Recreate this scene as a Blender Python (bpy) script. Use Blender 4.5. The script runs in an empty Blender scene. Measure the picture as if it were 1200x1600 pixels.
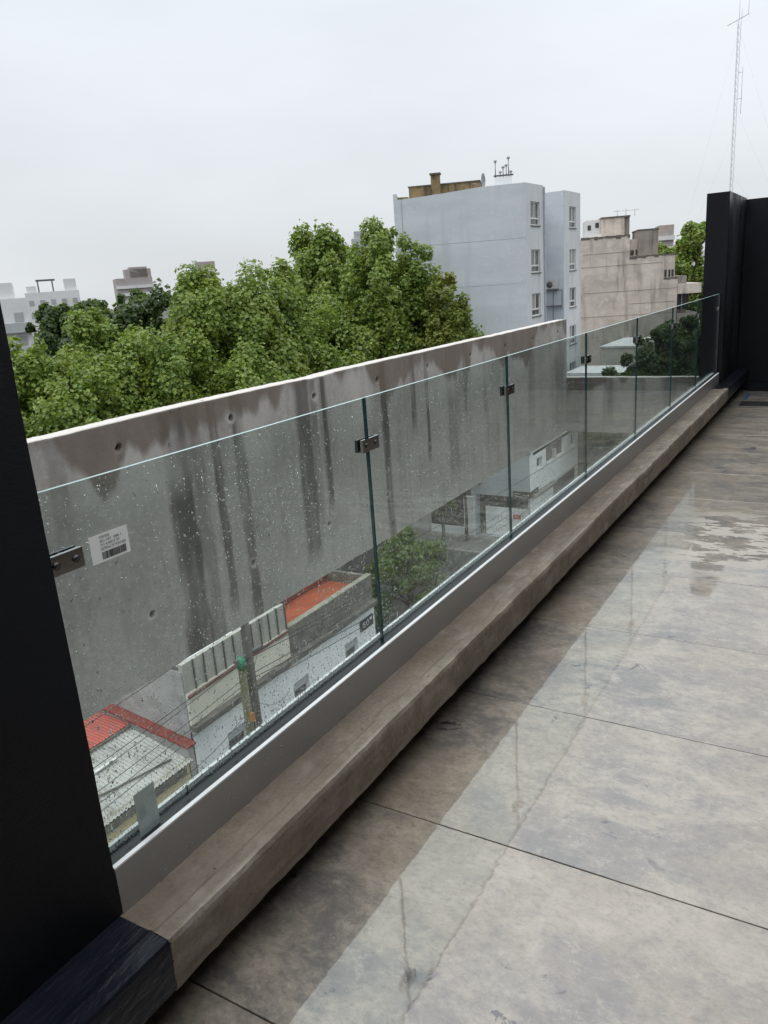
import bpy, bmesh, math, random
import numpy as np
from mathutils import Vector, Matrix
C = bpy.context.scene.collection
scn = bpy.context.scene
PI = math.pi

# ------------------------------------------------------------------ camera, world, sun, exposure
cam_d = bpy.data.cameras.new('camera'); cam = bpy.data.objects.new('camera', cam_d); C.objects.link(cam)
cam_d.sensor_fit = 'VERTICAL'; cam_d.sensor_height = 36.0; cam_d.lens = 36.0 * 1221.1 / 1600.0
cam_d.clip_start = 0.05; cam_d.clip_end = 5000
_a, _p, _r = 0.552522333, 0.281362747, -0.0723939847
_fw = Vector((-math.sin(_a) * math.cos(_p), math.cos(_a) * math.cos(_p), -math.sin(_p)))
_rt = Vector((math.cos(_a), math.sin(_a), 0)); _up = _rt.cross(_fw)
_rt2 = math.cos(_r) * _rt + math.sin(_r) * _up; _up2 = -math.sin(_r) * _rt + math.cos(_r) * _up
cam.matrix_world = Matrix(((_rt2.x, _up2.x, -_fw.x, 0), (_rt2.y, _up2.y, -_fw.y, 0), (_rt2.z, _up2.z, -_fw.z, 1.65), (0, 0, 0, 1)))
scn.camera = cam

SUN_EL, SUN_AZ = math.radians(58), math.radians(235)
world = bpy.data.worlds.new('World'); scn.world = world; world.use_nodes = True
wn, wl = world.node_tree.nodes, world.node_tree.links
wn.clear()
w_out = wn.new('ShaderNodeOutputWorld')
sky = wn.new('ShaderNodeTexSky'); sky.sky_type = 'NISHITA'; sky.sun_disc = False
sky.sun_elevation = SUN_EL; sky.sun_rotation = SUN_AZ; sky.air_density = 1.0; sky.dust_density = 3.0
bg_n = wn.new('ShaderNodeBackground'); bg_n.inputs['Strength'].default_value = 0.05
wl.new(sky.outputs[0], bg_n.inputs['Color'])
# closed cloud deck: brighter towards the zenith as an overcast sky is, with soft uneven banks
tc = wn.new('ShaderNodeTexCoord'); sp = wn.new('ShaderNodeSeparateXYZ'); wl.new(tc.outputs['Generated'], sp.inputs[0])
ramp = wn.new('ShaderNodeValToRGB')
e = ramp.color_ramp.elements
e[0].position = 0.0; e[0].color = (0.30, 0.31, 0.32, 1)
e[1].position = 1.0; e[1].color = (1.38, 1.40, 1.42, 1)
for pos, col in ((0.49, (0.36, 0.37, 0.38, 1)), (0.51, (0.405, 0.423, 0.438, 1)), (0.68, (0.47, 0.498, 0.53, 1)), (0.85, (0.92, 0.945, 0.97, 1))):
    k = e.new(pos); k.color = col
mr = wn.new('ShaderNodeMapRange'); mr.inputs['From Min'].default_value = -1; mr.inputs['From Max'].default_value = 1
wl.new(sp.outputs['Z'], mr.inputs['Value']); wl.new(mr.outputs[0], ramp.inputs[0])
mp = wn.new('ShaderNodeMapping'); mp.inputs['Scale'].default_value = (1.0, 1.0, 3.2); wl.new(tc.outputs['Generated'], mp.inputs[0])
nz = wn.new('ShaderNodeTexNoise'); nz.inputs['Scale'].default_value = 1.6; nz.inputs['Detail'].default_value = 5; nz.inputs['Roughness'].default_value = 0.45
wl.new(mp.outputs[0], nz.inputs['Vector'])
mr2 = wn.new('ShaderNodeMapRange'); mr2.inputs['From Min'].default_value = 0.3; mr2.inputs['From Max'].default_value = 0.7
mr2.inputs['To Min'].default_value = 0.88; mr2.inputs['To Max'].default_value = 1.08
wl.new(nz.outputs[0], mr2.inputs['Value'])
mx = wn.new('ShaderNodeMix'); mx.data_type = 'RGBA'; mx.blend_type = 'MULTIPLY'; mx.inputs[0].default_value = 1
wl.new(ramp.outputs[0], mx.inputs[6]); wl.new(mr2.outputs[0], mx.inputs[7])
bg_c = wn.new('ShaderNodeBackground'); bg_c.inputs['Strength'].default_value = 1.75
wl.new(mx.outputs[2], bg_c.inputs['Color'])
mxs = wn.new('ShaderNodeMixShader'); mxs.inputs[0].default_value = 0.94
wl.new(bg_n.outputs[0], mxs.inputs[1]); wl.new(bg_c.outputs[0], mxs.inputs[2]); wl.new(mxs.outputs[0], w_out.inputs['Surface'])

sun_d = bpy.data.lights.new('sun', 'SUN'); sun = bpy.data.objects.new('sun', sun_d); C.objects.link(sun)
sun_d.energy = 0.6; sun_d.angle = math.radians(50); sun_d.color = (1.0, 0.97, 0.93)
sun.rotation_euler = (PI / 2 - SUN_EL, 0, PI - SUN_AZ)
scn.view_settings.view_transform = 'Standard'; scn.view_settings.look = 'None'
scn.view_settings.exposure = 0.14; scn.view_settings.gamma = 1.0; scn.view_settings.use_curve_mapping = False
scn.cycles.max_bounces = 10; scn.cycles.transparent_max_bounces = 24; scn.cycles.transmission_bounces = 8
scn.cycles.glossy_bounces = 5; scn.cycles.diffuse_bounces = 3
scn.cycles.caustics_reflective = False; scn.cycles.caustics_refractive = False

# ------------------------------------------------------------------ materials
def newmat(name):
    m = bpy.data.materials.new(name); m.use_nodes = True
    nt = m.node_tree; b = nt.nodes['Principled BSDF']
    return m, nt.nodes, nt.links, b
def rgba(c): return (c[0], c[1], c[2], 1)
def noise_node(N, L, scale, detail=5, rough=0.55, stretch=(1, 1, 1), rnd=False, dist=0.0):
    t = N.new('ShaderNodeTexCoord'); mp = N.new('ShaderNodeMapping'); mp.inputs['Scale'].default_value = stretch
    L.new(t.outputs['Object'], mp.inputs['Vector'])
    if rnd:
        oi = N.new('ShaderNodeObjectInfo'); mm = N.new('ShaderNodeMath'); mm.operation = 'MULTIPLY'; mm.inputs[1].default_value = 57.0
        L.new(oi.outputs['Random'], mm.inputs[0]); L.new(mm.outputs[0], mp.inputs['Location'])
    n = N.new('ShaderNodeTexNoise'); n.inputs['Scale'].default_value = scale; n.inputs['Detail'].default_value = detail
    n.inputs['Roughness'].default_value = rough; n.inputs['Distortion'].default_value = dist
    L.new(mp.outputs[0], n.inputs['Vector'])
    return n
def remap(N, L, sock, a, b, c=0.0, d=1.0):
    r = N.new('ShaderNodeMapRange'); r.inputs['From Min'].default_value = a; r.inputs['From Max'].default_value = b
    r.inputs['To Min'].default_value = c; r.inputs['To Max'].default_value = d; L.new(sock, r.inputs['Value']); return r.outputs[0]
def mixc(N, L, fac, a, b, mode='MIX'):
    x = N.new('ShaderNodeMix'); x.data_type = 'RGBA'; x.blend_type = mode
    for s, v in ((x.inputs[0], fac), (x.inputs[6], a), (x.inputs[7], b)):
        if isinstance(v, (int, float)): s.default_value = v
        elif isinstance(v, tuple): s.default_value = rgba(v)
        else: L.new(v, s)
    return x.outputs[2]
def math_(N, L, op, a, b):
    x = N.new('ShaderNodeMath'); x.operation = op
    for s, v in ((x.inputs[0], a), (x.inputs[1], b)):
        if isinstance(v, (int, float)): s.default_value = v
        else: L.new(v, s)
    return x.outputs[0]
def bump(N, L, b, h, strength=0.3, dist=0.01):
    x = N.new('ShaderNodeBump'); x.inputs['Strength'].default_value = strength; x.inputs['Distance'].default_value = dist
    L.new(h, x.inputs['Height']); L.new(x.outputs[0], b.inputs['Normal']); return x
def surf(name, c1, c2=None, scale=2.0, rough=0.8, stretch=(1, 1, 1), c3=None, scale3=20.0, bumps=0.0, metal=0.0, lo=0.35, hi=0.65, streak=None):
    m, N, L, b = newmat(name)
    b.inputs['Roughness'].default_value = rough; b.inputs['Metallic'].default_value = metal
    if c2 is None: c2 = tuple(x * 0.8 for x in c1)
    n = noise_node(N, L, scale, 6, 0.6, stretch)
    col = mixc(N, L, remap(N, L, n.outputs[0], lo, hi), c1, c2)
    n2 = noise_node(N, L, scale3, 4, 0.6)
    if c3 is not None: col = mixc(N, L, remap(N, L, n2.outputs[0], 0.55, 0.7), col, c3)
    if streak is not None:
        n3 = noise_node(N, L, streak[1], 4, 0.6, (1, 1, streak[2]))
        col = mixc(N, L, remap(N, L, n3.outputs[0], streak[3], streak[4], 0, streak[5]), col, streak[0])
    L.new(col, b.inputs['Base Color'])
    if bumps: bump(N, L, b, n2.outputs[0], bumps, 0.01)
    return m
def plain(name, c, rough=0.5, metal=0.0): return surf(name, c, tuple(x * 0.82 for x in c), 6.0, rough, metal=metal)

M = {}
# terrace tile: polished porcelain with a water film
def tile_mat():
    m, N, L, b = newmat('wet_porcelain_tile')
    big = noise_node(N, L, 1.4, 7, 0.62, (1.0, 1.5, 1), True, 0.5)
    med = noise_node(N, L, 4.6, 9, 0.74, (0.85, 1.2, 1), True, 0.35)
    fine = noise_node(N, L, 48.0, 7, 0.78, (0.8, 1.2, 1), True, 0.5)
    spot = noise_node(N, L, 8.5, 5, 0.62, (1, 1, 1), True, 0.8)
    c = mixc(N, L, remap(N, L, big.outputs[0], 0.39, 0.60), (0.315, 0.268, 0.208), (0.165, 0.156, 0.148))
    c = mixc(N, L, remap(N, L, med.outputs[0], 0.46, 0.60, 0, 0.8), c, (0.40, 0.352, 0.285))
    c = mixc(N, L, remap(N, L, fine.outputs[0], 0.50, 0.66, 0, 0.5), c, (0.085, 0.072, 0.072))
    c = mixc(N, L, remap(N, L, fine.outputs[0], 0.44, 0.30, 0, 0.55), c, (0.38, 0.35, 0.315))
    gr = noise_node(N, L, 19.0, 9, 0.84, (0.9, 1.1, 1), True, 0.1)
    c = mixc(N, L, remap(N, L, gr.outputs[0], 0.52, 0.62, 0, 0.55), c, (0.125, 0.118, 0.112))
    c = mixc(N, L, remap(N, L, gr.outputs[0], 0.47, 0.38, 0, 0.5), c, (0.46, 0.41, 0.34))
    c = mixc(N, L, math_(N, L, 'MULTIPLY', remap(N, L, spot.outputs[0], 0.64, 0.67), remap(N, L, big.outputs[0], 0.5, 0.56)), c, (0.045, 0.047, 0.052))
    # water: standing film, broken into scalloped patches where it dries near the drain fall
    g = N.new('ShaderNodeNewGeometry'); s = N.new('ShaderNodeSeparateXYZ'); L.new(g.outputs['Position'], s.inputs[0])
    wv = N.new('ShaderNodeTexNoise'); wv.inputs['Scale'].default_value = 5.5; wv.inputs['Detail'].default_value = 5; wv.inputs['Roughness'].default_value = 0.62
    mpw = N.new('ShaderNodeMapping'); mpw.inputs['Scale'].default_value = (0.75, 1.7, 1); L.new(g.outputs['Position'], mpw.inputs[0]); L.new(mpw.outputs[0], wv.inputs['Vector'])
    dy = math_(N, L, 'ABSOLUTE', math_(N, L, 'SUBTRACT', s.outputs['Y'], 4.95), 0); dyf = remap(N, L, dy, 0.35, 0.95, 1, 0)
    dxf = remap(N, L, s.outputs['X'], -1.05, -0.75)
    dry = math_(N, L, 'MULTIPLY', math_(N, L, 'MULTIPLY', dyf, dxf), remap(N, L, wv.outputs[0], 0.49, 0.515))
    far = remap(N, L, s.outputs['Y'], 6.4, 7.0)
    far = math_(N, L, 'MULTIPLY', far, remap(N, L, wv.outputs[0], 0.42, 0.52))
    dry2 = math_(N, L, 'MAXIMUM', dry, math_(N, L, 'MULTIPLY', far, 0.6))
    c = mixc(N, L, math_(N, L, 'MULTIPLY', dry, 0.75), c, (0.50, 0.46, 0.40))
    L.new(c, b.inputs['Base Color'])
    b.inputs['Roughness'].default_value = 0.4; b.inputs['Specular IOR Level'].default_value = 0.5
    b.inputs['Coat Weight'].default_value = 1.0; b.inputs['Coat IOR'].default_value = 1.8
    L.new(remap(N, L, dry2, 0, 1, 0.012, 0.30), b.inputs['Coat Roughness'])
    L.new(remap(N, L, dry2, 0, 1, 1.0, 0.6), b.inputs['Coat Weight'])
    bp = N.new('ShaderNodeBump'); bp.inputs['Strength'].default_value = 0.10; bp.inputs['Distance'].default_value = 0.004
    wf = noise_node(N, L, 7.0, 3, 0.5); wg = noise_node(N, L, 34.0, 3, 0.55)
    L.new(math_(N, L, 'ADD', wf.outputs[0], math_(N, L, 'MULTIPLY', wg.outputs[0], 0.28)), bp.inputs['Height']); L.new(bp.outputs[0], b.inputs['Coat Normal'])
    bp2 = N.new('ShaderNodeBump'); bp2.inputs['Strength'].default_value = 0.15; bp2.inputs['Distance'].default_value = 0.002
    L.new(fine.outputs[0], bp2.inputs['Height']); L.new(bp2.outputs[0], b.inputs['Normal'])
    return m
M['tile'] = tile_mat()
M['grout'] = surf('dark_grout', (0.03, 0.028, 0.026), None, 8, 0.6)
def concrete(name, base, dark, wet=0.5, streaks=True):
    m, N, L, b = newmat(name)
    big = noise_node(N, L, 1.7, 6, 0.6); fine = noise_node(N, L, 26, 7, 0.7); pits = noise_node(N, L, 70, 3, 0.6)
    st = noise_node(N, L, 7, 5, 0.6, (1, 1, 0.16))
    c = mixc(N, L, remap(N, L, big.outputs[0], 0.36, 0.66), base, tuple(x * 0.80 for x in base))
    c = mixc(N, L, remap(N, L, fine.outputs[0], 0.5, 0.66, 0, 0.5), c, tuple(min(1, x * 1.3) for x in base))
    c = mixc(N, L, remap(N, L, fine.outputs[0], 0.46, 0.32, 0, 0.4), c, tuple(x * 0.6 for x in base))
    c = mixc(N, L, remap(N, L, st.outputs[0], 0.52, 0.72, 0, 0.35 if streaks else 0), c, dark)
    a = N.new('ShaderNodeAttribute'); a.attribute_name = 'stain_shade'
    c = mixc(N, L, a.outputs['Fac'], c, dark)
    a2 = N.new('ShaderNodeAttribute'); a2.attribute_name = 'lime'
    c = mixc(N, L, a2.outputs['Fac'], c, (0.56, 0.54, 0.51))
    a3 = N.new('ShaderNodeAttribute'); a3.attribute_name = 'brown'
    c = mixc(N, L, math_(N, L, 'MULTIPLY', a3.outputs['Fac'], 0.85), c, (0.155, 0.120, 0.096))
    bug = noise_node(N, L, 21, 2, 0.5)
    c = mixc(N, L, remap(N, L, bug.outputs[0], 0.735, 0.75, 0, 0.75), c, (0.04, 0.037, 0.033))
    c = mixc(N, L, remap(N, L, pits.outputs[0], 0.64, 0.70, 0, 0.65), c, (0.05, 0.047, 0.043))
    L.new(c, b.inputs['Base Color']); L.new(remap(N, L, big.outputs[0], 0.3, 0.7, 0.5, 0.85), b.inputs['Roughness'])
    h = math_(N, L, 'ADD', math_(N, L, 'MULTIPLY', fine.outputs[0], 0.6), pits.outputs[0])
    bump(N, L, b, h, 0.35, 0.004)
    return m
M['conc'] = concrete('stained_board_concrete', (0.42, 0.40, 0.375), (0.085, 0.077, 0.068))
M['curb'] = concrete('wet_rendered_concrete', (0.262, 0.224, 0.182), (0.11, 0.088, 0.068), streaks=False)
def ledge_mat():
    m, N, L, b = newmat('wet_rendered_concrete')
    big = noise_node(N, L, 2.6, 6, 0.62); mid = noise_node(N, L, 12, 8, 0.75, (0.9, 1.0, 1), False, 0.3); fine = noise_node(N, L, 95, 6, 0.75); pit = noise_node(N, L, 55, 3, 0.5)
    tw = noise_node(N, L, 22, 5, 0.6, (1, 1, 1), False, 0.8)
    c = mixc(N, L, remap(N, L, big.outputs[0], 0.38, 0.62), (0.228, 0.194, 0.152), (0.158, 0.130, 0.099))
    c = mixc(N, L, remap(N, L, mid.outputs[0], 0.47, 0.66, 0, 0.65), c, (0.125, 0.098, 0.068))
    c = mixc(N, L, remap(N, L, mid.outputs[0], 0.42, 0.28, 0, 0.5), c, (0.31, 0.27, 0.22))
    c = mixc(N, L, remap(N, L, fine.outputs[0], 0.48, 0.66, 0, 0.5), c, (0.11, 0.088, 0.064))
    c = mixc(N, L, remap(N, L, fine.outputs[0], 0.44, 0.30, 0, 0.4), c, (0.34, 0.30, 0.245))
    for nm, col, k in (('stain_shade', (0.085, 0.068, 0.052), 0.8), ('lime', (0.50, 0.46, 0.41), 0.8), ('brown', (0.165, 0.128, 0.098), 0.6)):
        a = N.new('ShaderNodeAttribute'); a.attribute_name = nm
        c = mixc(N, L, math_(N, L, 'MULTIPLY', math_(N, L, 'MULTIPLY', a.outputs['Fac'], k), remap(N, L, fine.outputs[0], 0.3, 0.6, 1.1, 0.5)), c, col)
    c = mixc(N, L, remap(N, L, pit.outputs[0], 0.70, 0.73, 0, 0.8), c, (0.03, 0.026, 0.022))
    L.new(c, b.inputs['Base Color']); L.new(remap(N, L, mid.outputs[0], 0.35, 0.65, 0.45, 0.8), b.inputs['Roughness'])
    h = math_(N, L, 'ADD', math_(N, L, 'MULTIPLY', fine.outputs[0], 0.35), math_(N, L, 'ADD', math_(N, L, 'MULTIPLY', tw.outputs[0], 0.9), math_(N, L, 'MULTIPLY', pit.outputs[0], 0.25)))
    bump(N, L, b, h, 0.75, 0.006); return m
M['curb'] = ledge_mat()
def black_paint():
    m, N, L, b = newmat('black_wall_paint')
    n = noise_node(N, L, 1.5, 5, 0.6, (1, 1, 0.35)); f = noise_node(N, L, 60, 5, 0.7, (1, 1, 2.5)); s = noise_node(N, L, 28, 2, 0.5)
    c = mixc(N, L, remap(N, L, n.outputs[0], 0.4, 0.65), (0.0075, 0.0085, 0.0115), (0.0042, 0.005, 0.0072))
    c = mixc(N, L, remap(N, L, s.outputs[0], 0.80, 0.82, 0, 0.3), c, (0.12, 0.12, 0.12))
    L.new(c, b.inputs['Base Color']); L.new(remap(N, L, n.outputs[0], 0.44, 0.56, 0.7, 0.33), b.inputs['Roughness'])
    b.inputs['Specular IOR Level'].default_value = 0.22
    bump(N, L, b, f.outputs[0], 0.5, 0.004); return m
M['black'] = black_paint()
def black_gloss():
    m, N, L, b = newmat('brushed_black_waterproof_paint')
    f = noise_node(N, L, 40, 4, 0.6, (1.6, 0.42, 1)); n = noise_node(N, L, 9, 4)
    c = mixc(N, L, remap(N, L, n.outputs[0], 0.4, 0.7), (0.006, 0.0075, 0.013), (0.010, 0.0115, 0.018))
    L.new(c, b.inputs['Base Color']); b.inputs['Roughness'].default_value = 0.34; b.inputs['Specular IOR Level'].default_value = 0.22
    bump(N, L, b, f.outputs[0], 0.7, 0.005); return m
M['blackgloss'] = black_gloss()
def alu():
    m, N, L, b = newmat('satin_aluminium')
    n = noise_node(N, L, 3, 4, 0.5, (1, 0.3, 1)); f = noise_node(N, L, 300, 2, 0.5, (1, 0.02, 1))
    L.new(mixc(N, L, remap(N, L, n.outputs[0], 0.35, 0.65), (0.44, 0.441, 0.442), (0.385, 0.386, 0.388)), b.inputs['Base Color'])
    b.inputs['Metallic'].default_value = 0.75; b.inputs['Roughness'].default_value = 0.42
    bump(N, L, b, f.outputs[0], 0.05, 0.001); return m
M['alu'] = alu()
M['litlip'] = surf('sky_lit_shoe_edge', (0.86, 0.87, 0.88), (0.78, 0.79, 0.8), 8, 0.35)  # shoe edges painted near-white for the skylight on them
M['gasket'] = surf('black_rubber', (0.013, 0.014, 0.016), (0.022, 0.023, 0.026), 20, 0.35, (1, 0.2, 1))
M['chrome'] = surf('polished_steel', (0.52, 0.50, 0.49), (0.44, 0.42, 0.41), 10, 0.14, metal=1.0)
M['darksteel'] = surf('dark_steel', (0.10, 0.10, 0.10), None, 10, 0.3, metal=0.8)
def glass_pane():
    m, N, L, b = newmat('clear_tempered_glass'); N.remove(b)
    out = [x for x in N if x.type == 'OUTPUT_MATERIAL'][0]
    t = N.new('ShaderNodeBsdfTransparent'); t.inputs[0].default_value = (0.905, 0.948, 0.938, 1)
    g = N.new('ShaderNodeBsdfGlossy'); g.inputs['Roughness'].default_value = 0.0; g.inputs['Color'].default_value = (0.95, 1, 1, 1)
    lw = N.new('ShaderNodeLayerWeight'); lw.inputs['Blend'].default_value = 0.5
    p = math_(N, L, 'POWER', lw.outputs['Facing'], 5.0)
    f = math_(N, L, 'ADD', math_(N, L, 'MULTIPLY', p, 0.95), 0.045)
    x = N.new('ShaderNodeMixShader'); L.new(f, x.inputs[0]); L.new(t.outputs[0], x.inputs[1]); L.new(g.outputs[0], x.inputs[2])
    L.new(x.outputs[0], out.inputs['Surface']); return m
M['glass'] = glass_pane()
M['glassedge'] = surf('green_glass_edge', (0.012, 0.05, 0.055), (0.02, 0.075, 0.08), 30, 0.15)
M['glasstop_lit'] = surf('sky_lit_glass_top', (0.42, 0.58, 0.56), (0.36, 0.53, 0.52), 30, 0.3)  # glass edge again, lightened in colour for skylight on its top
def drop_mat():
    m, N, L, b = newmat('rain_water'); N.remove(b)
    out = [x for x in N if x.type == 'OUTPUT_MATERIAL'][0]
    g = N.new('ShaderNodeBsdfGlass'); g.inputs['IOR'].default_value = 1.33; g.inputs['Roughness'].default_value = 0.0
    n = noise_node(N, L, 30, 2); L.new(mixc(N, L, n.outputs[0], (1, 1, 1), (0.97, 0.99, 1.0)), g.inputs['Color'])
    L.new(g.outputs[0], out.inputs['Surface']); return m
M['water'] = drop_mat()
def leaf_mat(name, c1, c2, c3):
    m, N, L, b = newmat(name); out = [x for x in N if x.type == 'OUTPUT_MATERIAL'][0]
    g = N.new('ShaderNodeNewGeometry'); n = noise_node(N, L, 0.55, 3)
    c = mixc(N, L, remap(N, L, g.outputs['Random Per Island'], 0.0, 1.0), c1, c2)
    c = mixc(N, L, remap(N, L, n.outputs[0], 0.45, 0.7, 0, 0.7), c, c3)
    L.new(c, b.inputs['Base Color']); b.inputs['Roughness'].default_value = 0.36; b.inputs['Specular IOR Level'].default_value = 0.6
    t = N.new('ShaderNodeBsdfTranslucent'); L.new(mixc(N, L, 0.5, c, (0.20, 0.30, 0.03)), t.inputs['Color'])
    x = N.new('ShaderNodeMixShader'); x.inputs[0].default_value = 0.42
    L.new(b.outputs[0], x.inputs[1]); L.new(t.outputs[0], x.inputs[2]); L.new(x.outputs[0], out.inputs['Surface']); return m
M['leaf'] = leaf_mat('plane_leaf', (0.25, 0.335, 0.055), (0.125, 0.215, 0.038), (0.30, 0.345, 0.06))
M['leafy'] = leaf_mat('yellowing_leaf', (0.22, 0.265, 0.045), (0.14, 0.20, 0.035), (0.31, 0.27, 0.05))
M['leafd'] = leaf_mat('dark_leaf', (0.06, 0.10, 0.03), (0.045, 0.085, 0.026), (0.075, 0.12, 0.034))
M['leafb'] = leaf_mat('young_leaf', (0.11, 0.18, 0.035), (0.075, 0.14, 0.03), (0.15, 0.21, 0.04))
M['bark'] = surf('grey_bark', (0.10, 0.085, 0.065), (0.055, 0.045, 0.035), 4, 0.9, (1, 1, 0.3))
M['asphalt'] = surf('wet_asphalt', (0.035, 0.036, 0.038), (0.055, 0.055, 0.055), 1.2, 0.35, bumps=0.2)
M['ground'] = surf('city_ground', (0.09, 0.088, 0.08), (0.06, 0.07, 0.045), 0.05, 0.9)
M['pave'] = surf('wet_pavement', (0.20, 0.19, 0.175), (0.13, 0.125, 0.12), 0.9, 0.5)
M['kerb'] = surf('kerb_stone', (0.26, 0.25, 0.235), None, 3, 0.7)
M['paintw'] = surf('road_paint', (0.6, 0.6, 0.58), (0.4, 0.4, 0.39), 4, 0.6)
M['bluewall'] = surf('pale_blue_render', (0.57, 0.61, 0.65), (0.49, 0.53, 0.575), 0.4, 0.85, (0.6, 0.6, 2.4), (0.59, 0.625, 0.655), 5, 0.15, streak=((0.47, 0.505, 0.54), 1.3, 0.12, 0.52, 0.72, 0.75))
M['bluewhite'] = surf('dirty_white_render', (0.58, 0.60, 0.62), (0.51, 0.53, 0.55), 0.9, 0.85, (1, 1, 0.5), streak=((0.28, 0.28, 0.285), 2.2, 0.1, 0.56, 0.72, 0.55))
M['bluegrey'] = surf('grey_court_render', (0.25, 0.26, 0.28), (0.22, 0.23, 0.25), 0.9, 0.85, (1, 1, 0.5))
M['crack'] = surf('joint_line', (0.42, 0.45, 0.48), None, 3, 0.9)
M['ochre'] = surf('mildewed_ochre_render', (0.30, 0.22, 0.105), (0.19, 0.14, 0.08), 1.2, 0.9, streak=((0.05, 0.042, 0.035), 3.0, 0.3, 0.52, 0.68, 0.9))
M['capdark'] = surf('weathered_coping', (0.10, 0.085, 0.07), (0.16, 0.14, 0.12), 3, 0.9)
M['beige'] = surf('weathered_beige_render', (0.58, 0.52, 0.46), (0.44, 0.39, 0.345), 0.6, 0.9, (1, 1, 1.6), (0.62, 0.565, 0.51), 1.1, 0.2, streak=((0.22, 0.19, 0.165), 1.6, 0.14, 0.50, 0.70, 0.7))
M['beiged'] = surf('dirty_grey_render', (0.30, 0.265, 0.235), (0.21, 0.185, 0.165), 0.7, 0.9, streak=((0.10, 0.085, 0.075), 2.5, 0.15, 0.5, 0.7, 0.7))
M['soot'] = surf('soot_edge', (0.085, 0.072, 0.062), (0.15, 0.13, 0.115), 5, 0.9)
M['white'] = surf('white_render', (0.84, 0.85, 0.855), (0.76, 0.775, 0.785), 0.9, 0.8, (1, 1, 0.6))
M['whitefar'] = surf('far_white_render', (0.66, 0.665, 0.67), (0.58, 0.585, 0.59), 0.3, 0.85)  # far colours: distance haze mixed into the tones, here and below
M['greyfar'] = surf('far_grey_render', (0.42, 0.44, 0.46), (0.36, 0.38, 0.40), 0.2, 0.85)
M['brickhazed'] = surf('hazed_far_brick', (0.33, 0.285, 0.28), (0.37, 0.335, 0.33), 0.2, 0.85)
M['pinkfar'] = surf('hazed_pink_render', (0.44, 0.35, 0.32), None, 0.3, 0.85)
M['cream'] = surf('cream_render', (0.72, 0.69, 0.60), (0.63, 0.60, 0.52), 0.8, 0.85, streak=((0.2, 0.19, 0.165), 3, 0.12, 0.58, 0.75, 0.6))
M['creamd'] = surf('dull_cream_render', (0.44, 0.43, 0.385), (0.36, 0.35, 0.31), 0.9, 0.85, streak=((0.16, 0.15, 0.13), 3, 0.12, 0.54, 0.72, 0.7))
M['mosscap'] = surf('mossy_coping', (0.30, 0.295, 0.24), (0.19, 0.185, 0.15), 2.5, 0.9)
M['yellow'] = surf('pale_yellow_render', (0.62, 0.54, 0.34), (0.55, 0.48, 0.30), 0.9, 0.85)
M['mildew'] = surf('mildewed_ledge', (0.10, 0.095, 0.082), (0.20, 0.19, 0.17), 2.2, 0.9)
M['rawcem'] = surf('raw_cement_render', (0.42, 0.415, 0.41), (0.28, 0.277, 0.272), 2.2, 0.9, c3=(0.38, 0.375, 0.37), scale3=4, bumps=0.3)
M['redroof'] = surf('red_painted_sheet', (0.40, 0.075, 0.055), (0.33, 0.06, 0.045), 1.2, 0.6)
M['redcap'] = surf('red_painted_cap', (0.25, 0.05, 0.038), (0.19, 0.04, 0.032), 3, 0.7)
M['redfloor'] = surf('red_membrane_floor', (0.36, 0.085, 0.038), (0.27, 0.062, 0.03), 1.5, 0.55)
M['zinc'] = surf('galvanised_sheet', (0.42, 0.412, 0.392), (0.31, 0.304, 0.29), 1.0, 0.5, c3=(0.22, 0.20, 0.175), scale3=3)
M['redpipe'] = surf('oxide_red_pipe', (0.16, 0.045, 0.04), None, 5, 0.6)
M['greypost'] = surf('grey_post_paint', (0.115, 0.115, 0.12), None, 5, 0.7)
M['frame'] = surf('white_window_frame', (0.68, 0.69, 0.69), (0.6, 0.61, 0.61), 3, 0.5)
M['shutter'] = surf('white_roller_shutter', (0.80, 0.81, 0.81), (0.74, 0.75, 0.75), 2, 0.6)
def winglass():
    m, N, L, b = newmat('window_glass'); n = noise_node(N, L, 1.1, 3)
    L.new(mixc(N, L, remap(N, L, n.outputs[0], 0.4, 0.6), (0.045, 0.05, 0.055), (0.12, 0.125, 0.125)), b.inputs['Base Color'])
    b.inputs['Roughness'].default_value = 0.06; return m
M['winglass'] = winglass()
M['hazedwin'] = surf('hazed_far_window', (0.28, 0.285, 0.295), (0.36, 0.365, 0.37), 0.2, 0.3)  # far panes paled in colour for haze
M['dark'] = surf('dark_opening', (0.03, 0.03, 0.032), (0.05, 0.05, 0.05), 2, 0.7)
M['curtain'] = surf('pale_curtain', (0.36, 0.35, 0.32), (0.28, 0.275, 0.255), 2, 0.8, (6, 6, 0.4))
M['signblack'] = surf('black_sign_panel', (0.022, 0.023, 0.025), None, 3, 0.45)
M['signwhite'] = surf('white_sign_print', (0.72, 0.72, 0.72), None, 3, 0.6)
M['signred'] = surf('red_sign_panel', (0.42, 0.07, 0.05), None, 3, 0.5)
M['roofgrey'] = surf('grey_roof_membrane', (0.27, 0.275, 0.285), (0.22, 0.225, 0.235), 0.7, 0.5)
M['poleconc'] = surf('old_concrete_pole', (0.10, 0.095, 0.085), (0.06, 0.056, 0.05), 4, 0.9, (1, 1, 0.25))
M['polewood'] = surf('mossy_wood_pole', (0.13, 0.125, 0.07), (0.085, 0.095, 0.045), 5, 0.9, (1, 1, 0.2), c3=(0.22, 0.20, 0.15), scale3=8)
M['green'] = surf('green_plastic', (0.03, 0.22, 0.12), None, 5, 0.5)
M['orange'] = surf('orange_paint', (0.40, 0.17, 0.04), None, 3, 0.7)
M['cable'] = surf('black_cable', (0.02, 0.02, 0.021), None, 5, 0.6)
M['galv'] = surf('galvanised_mast', (0.36, 0.365, 0.38), (0.30, 0.305, 0.32), 6, 0.5, metal=0.3)
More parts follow.
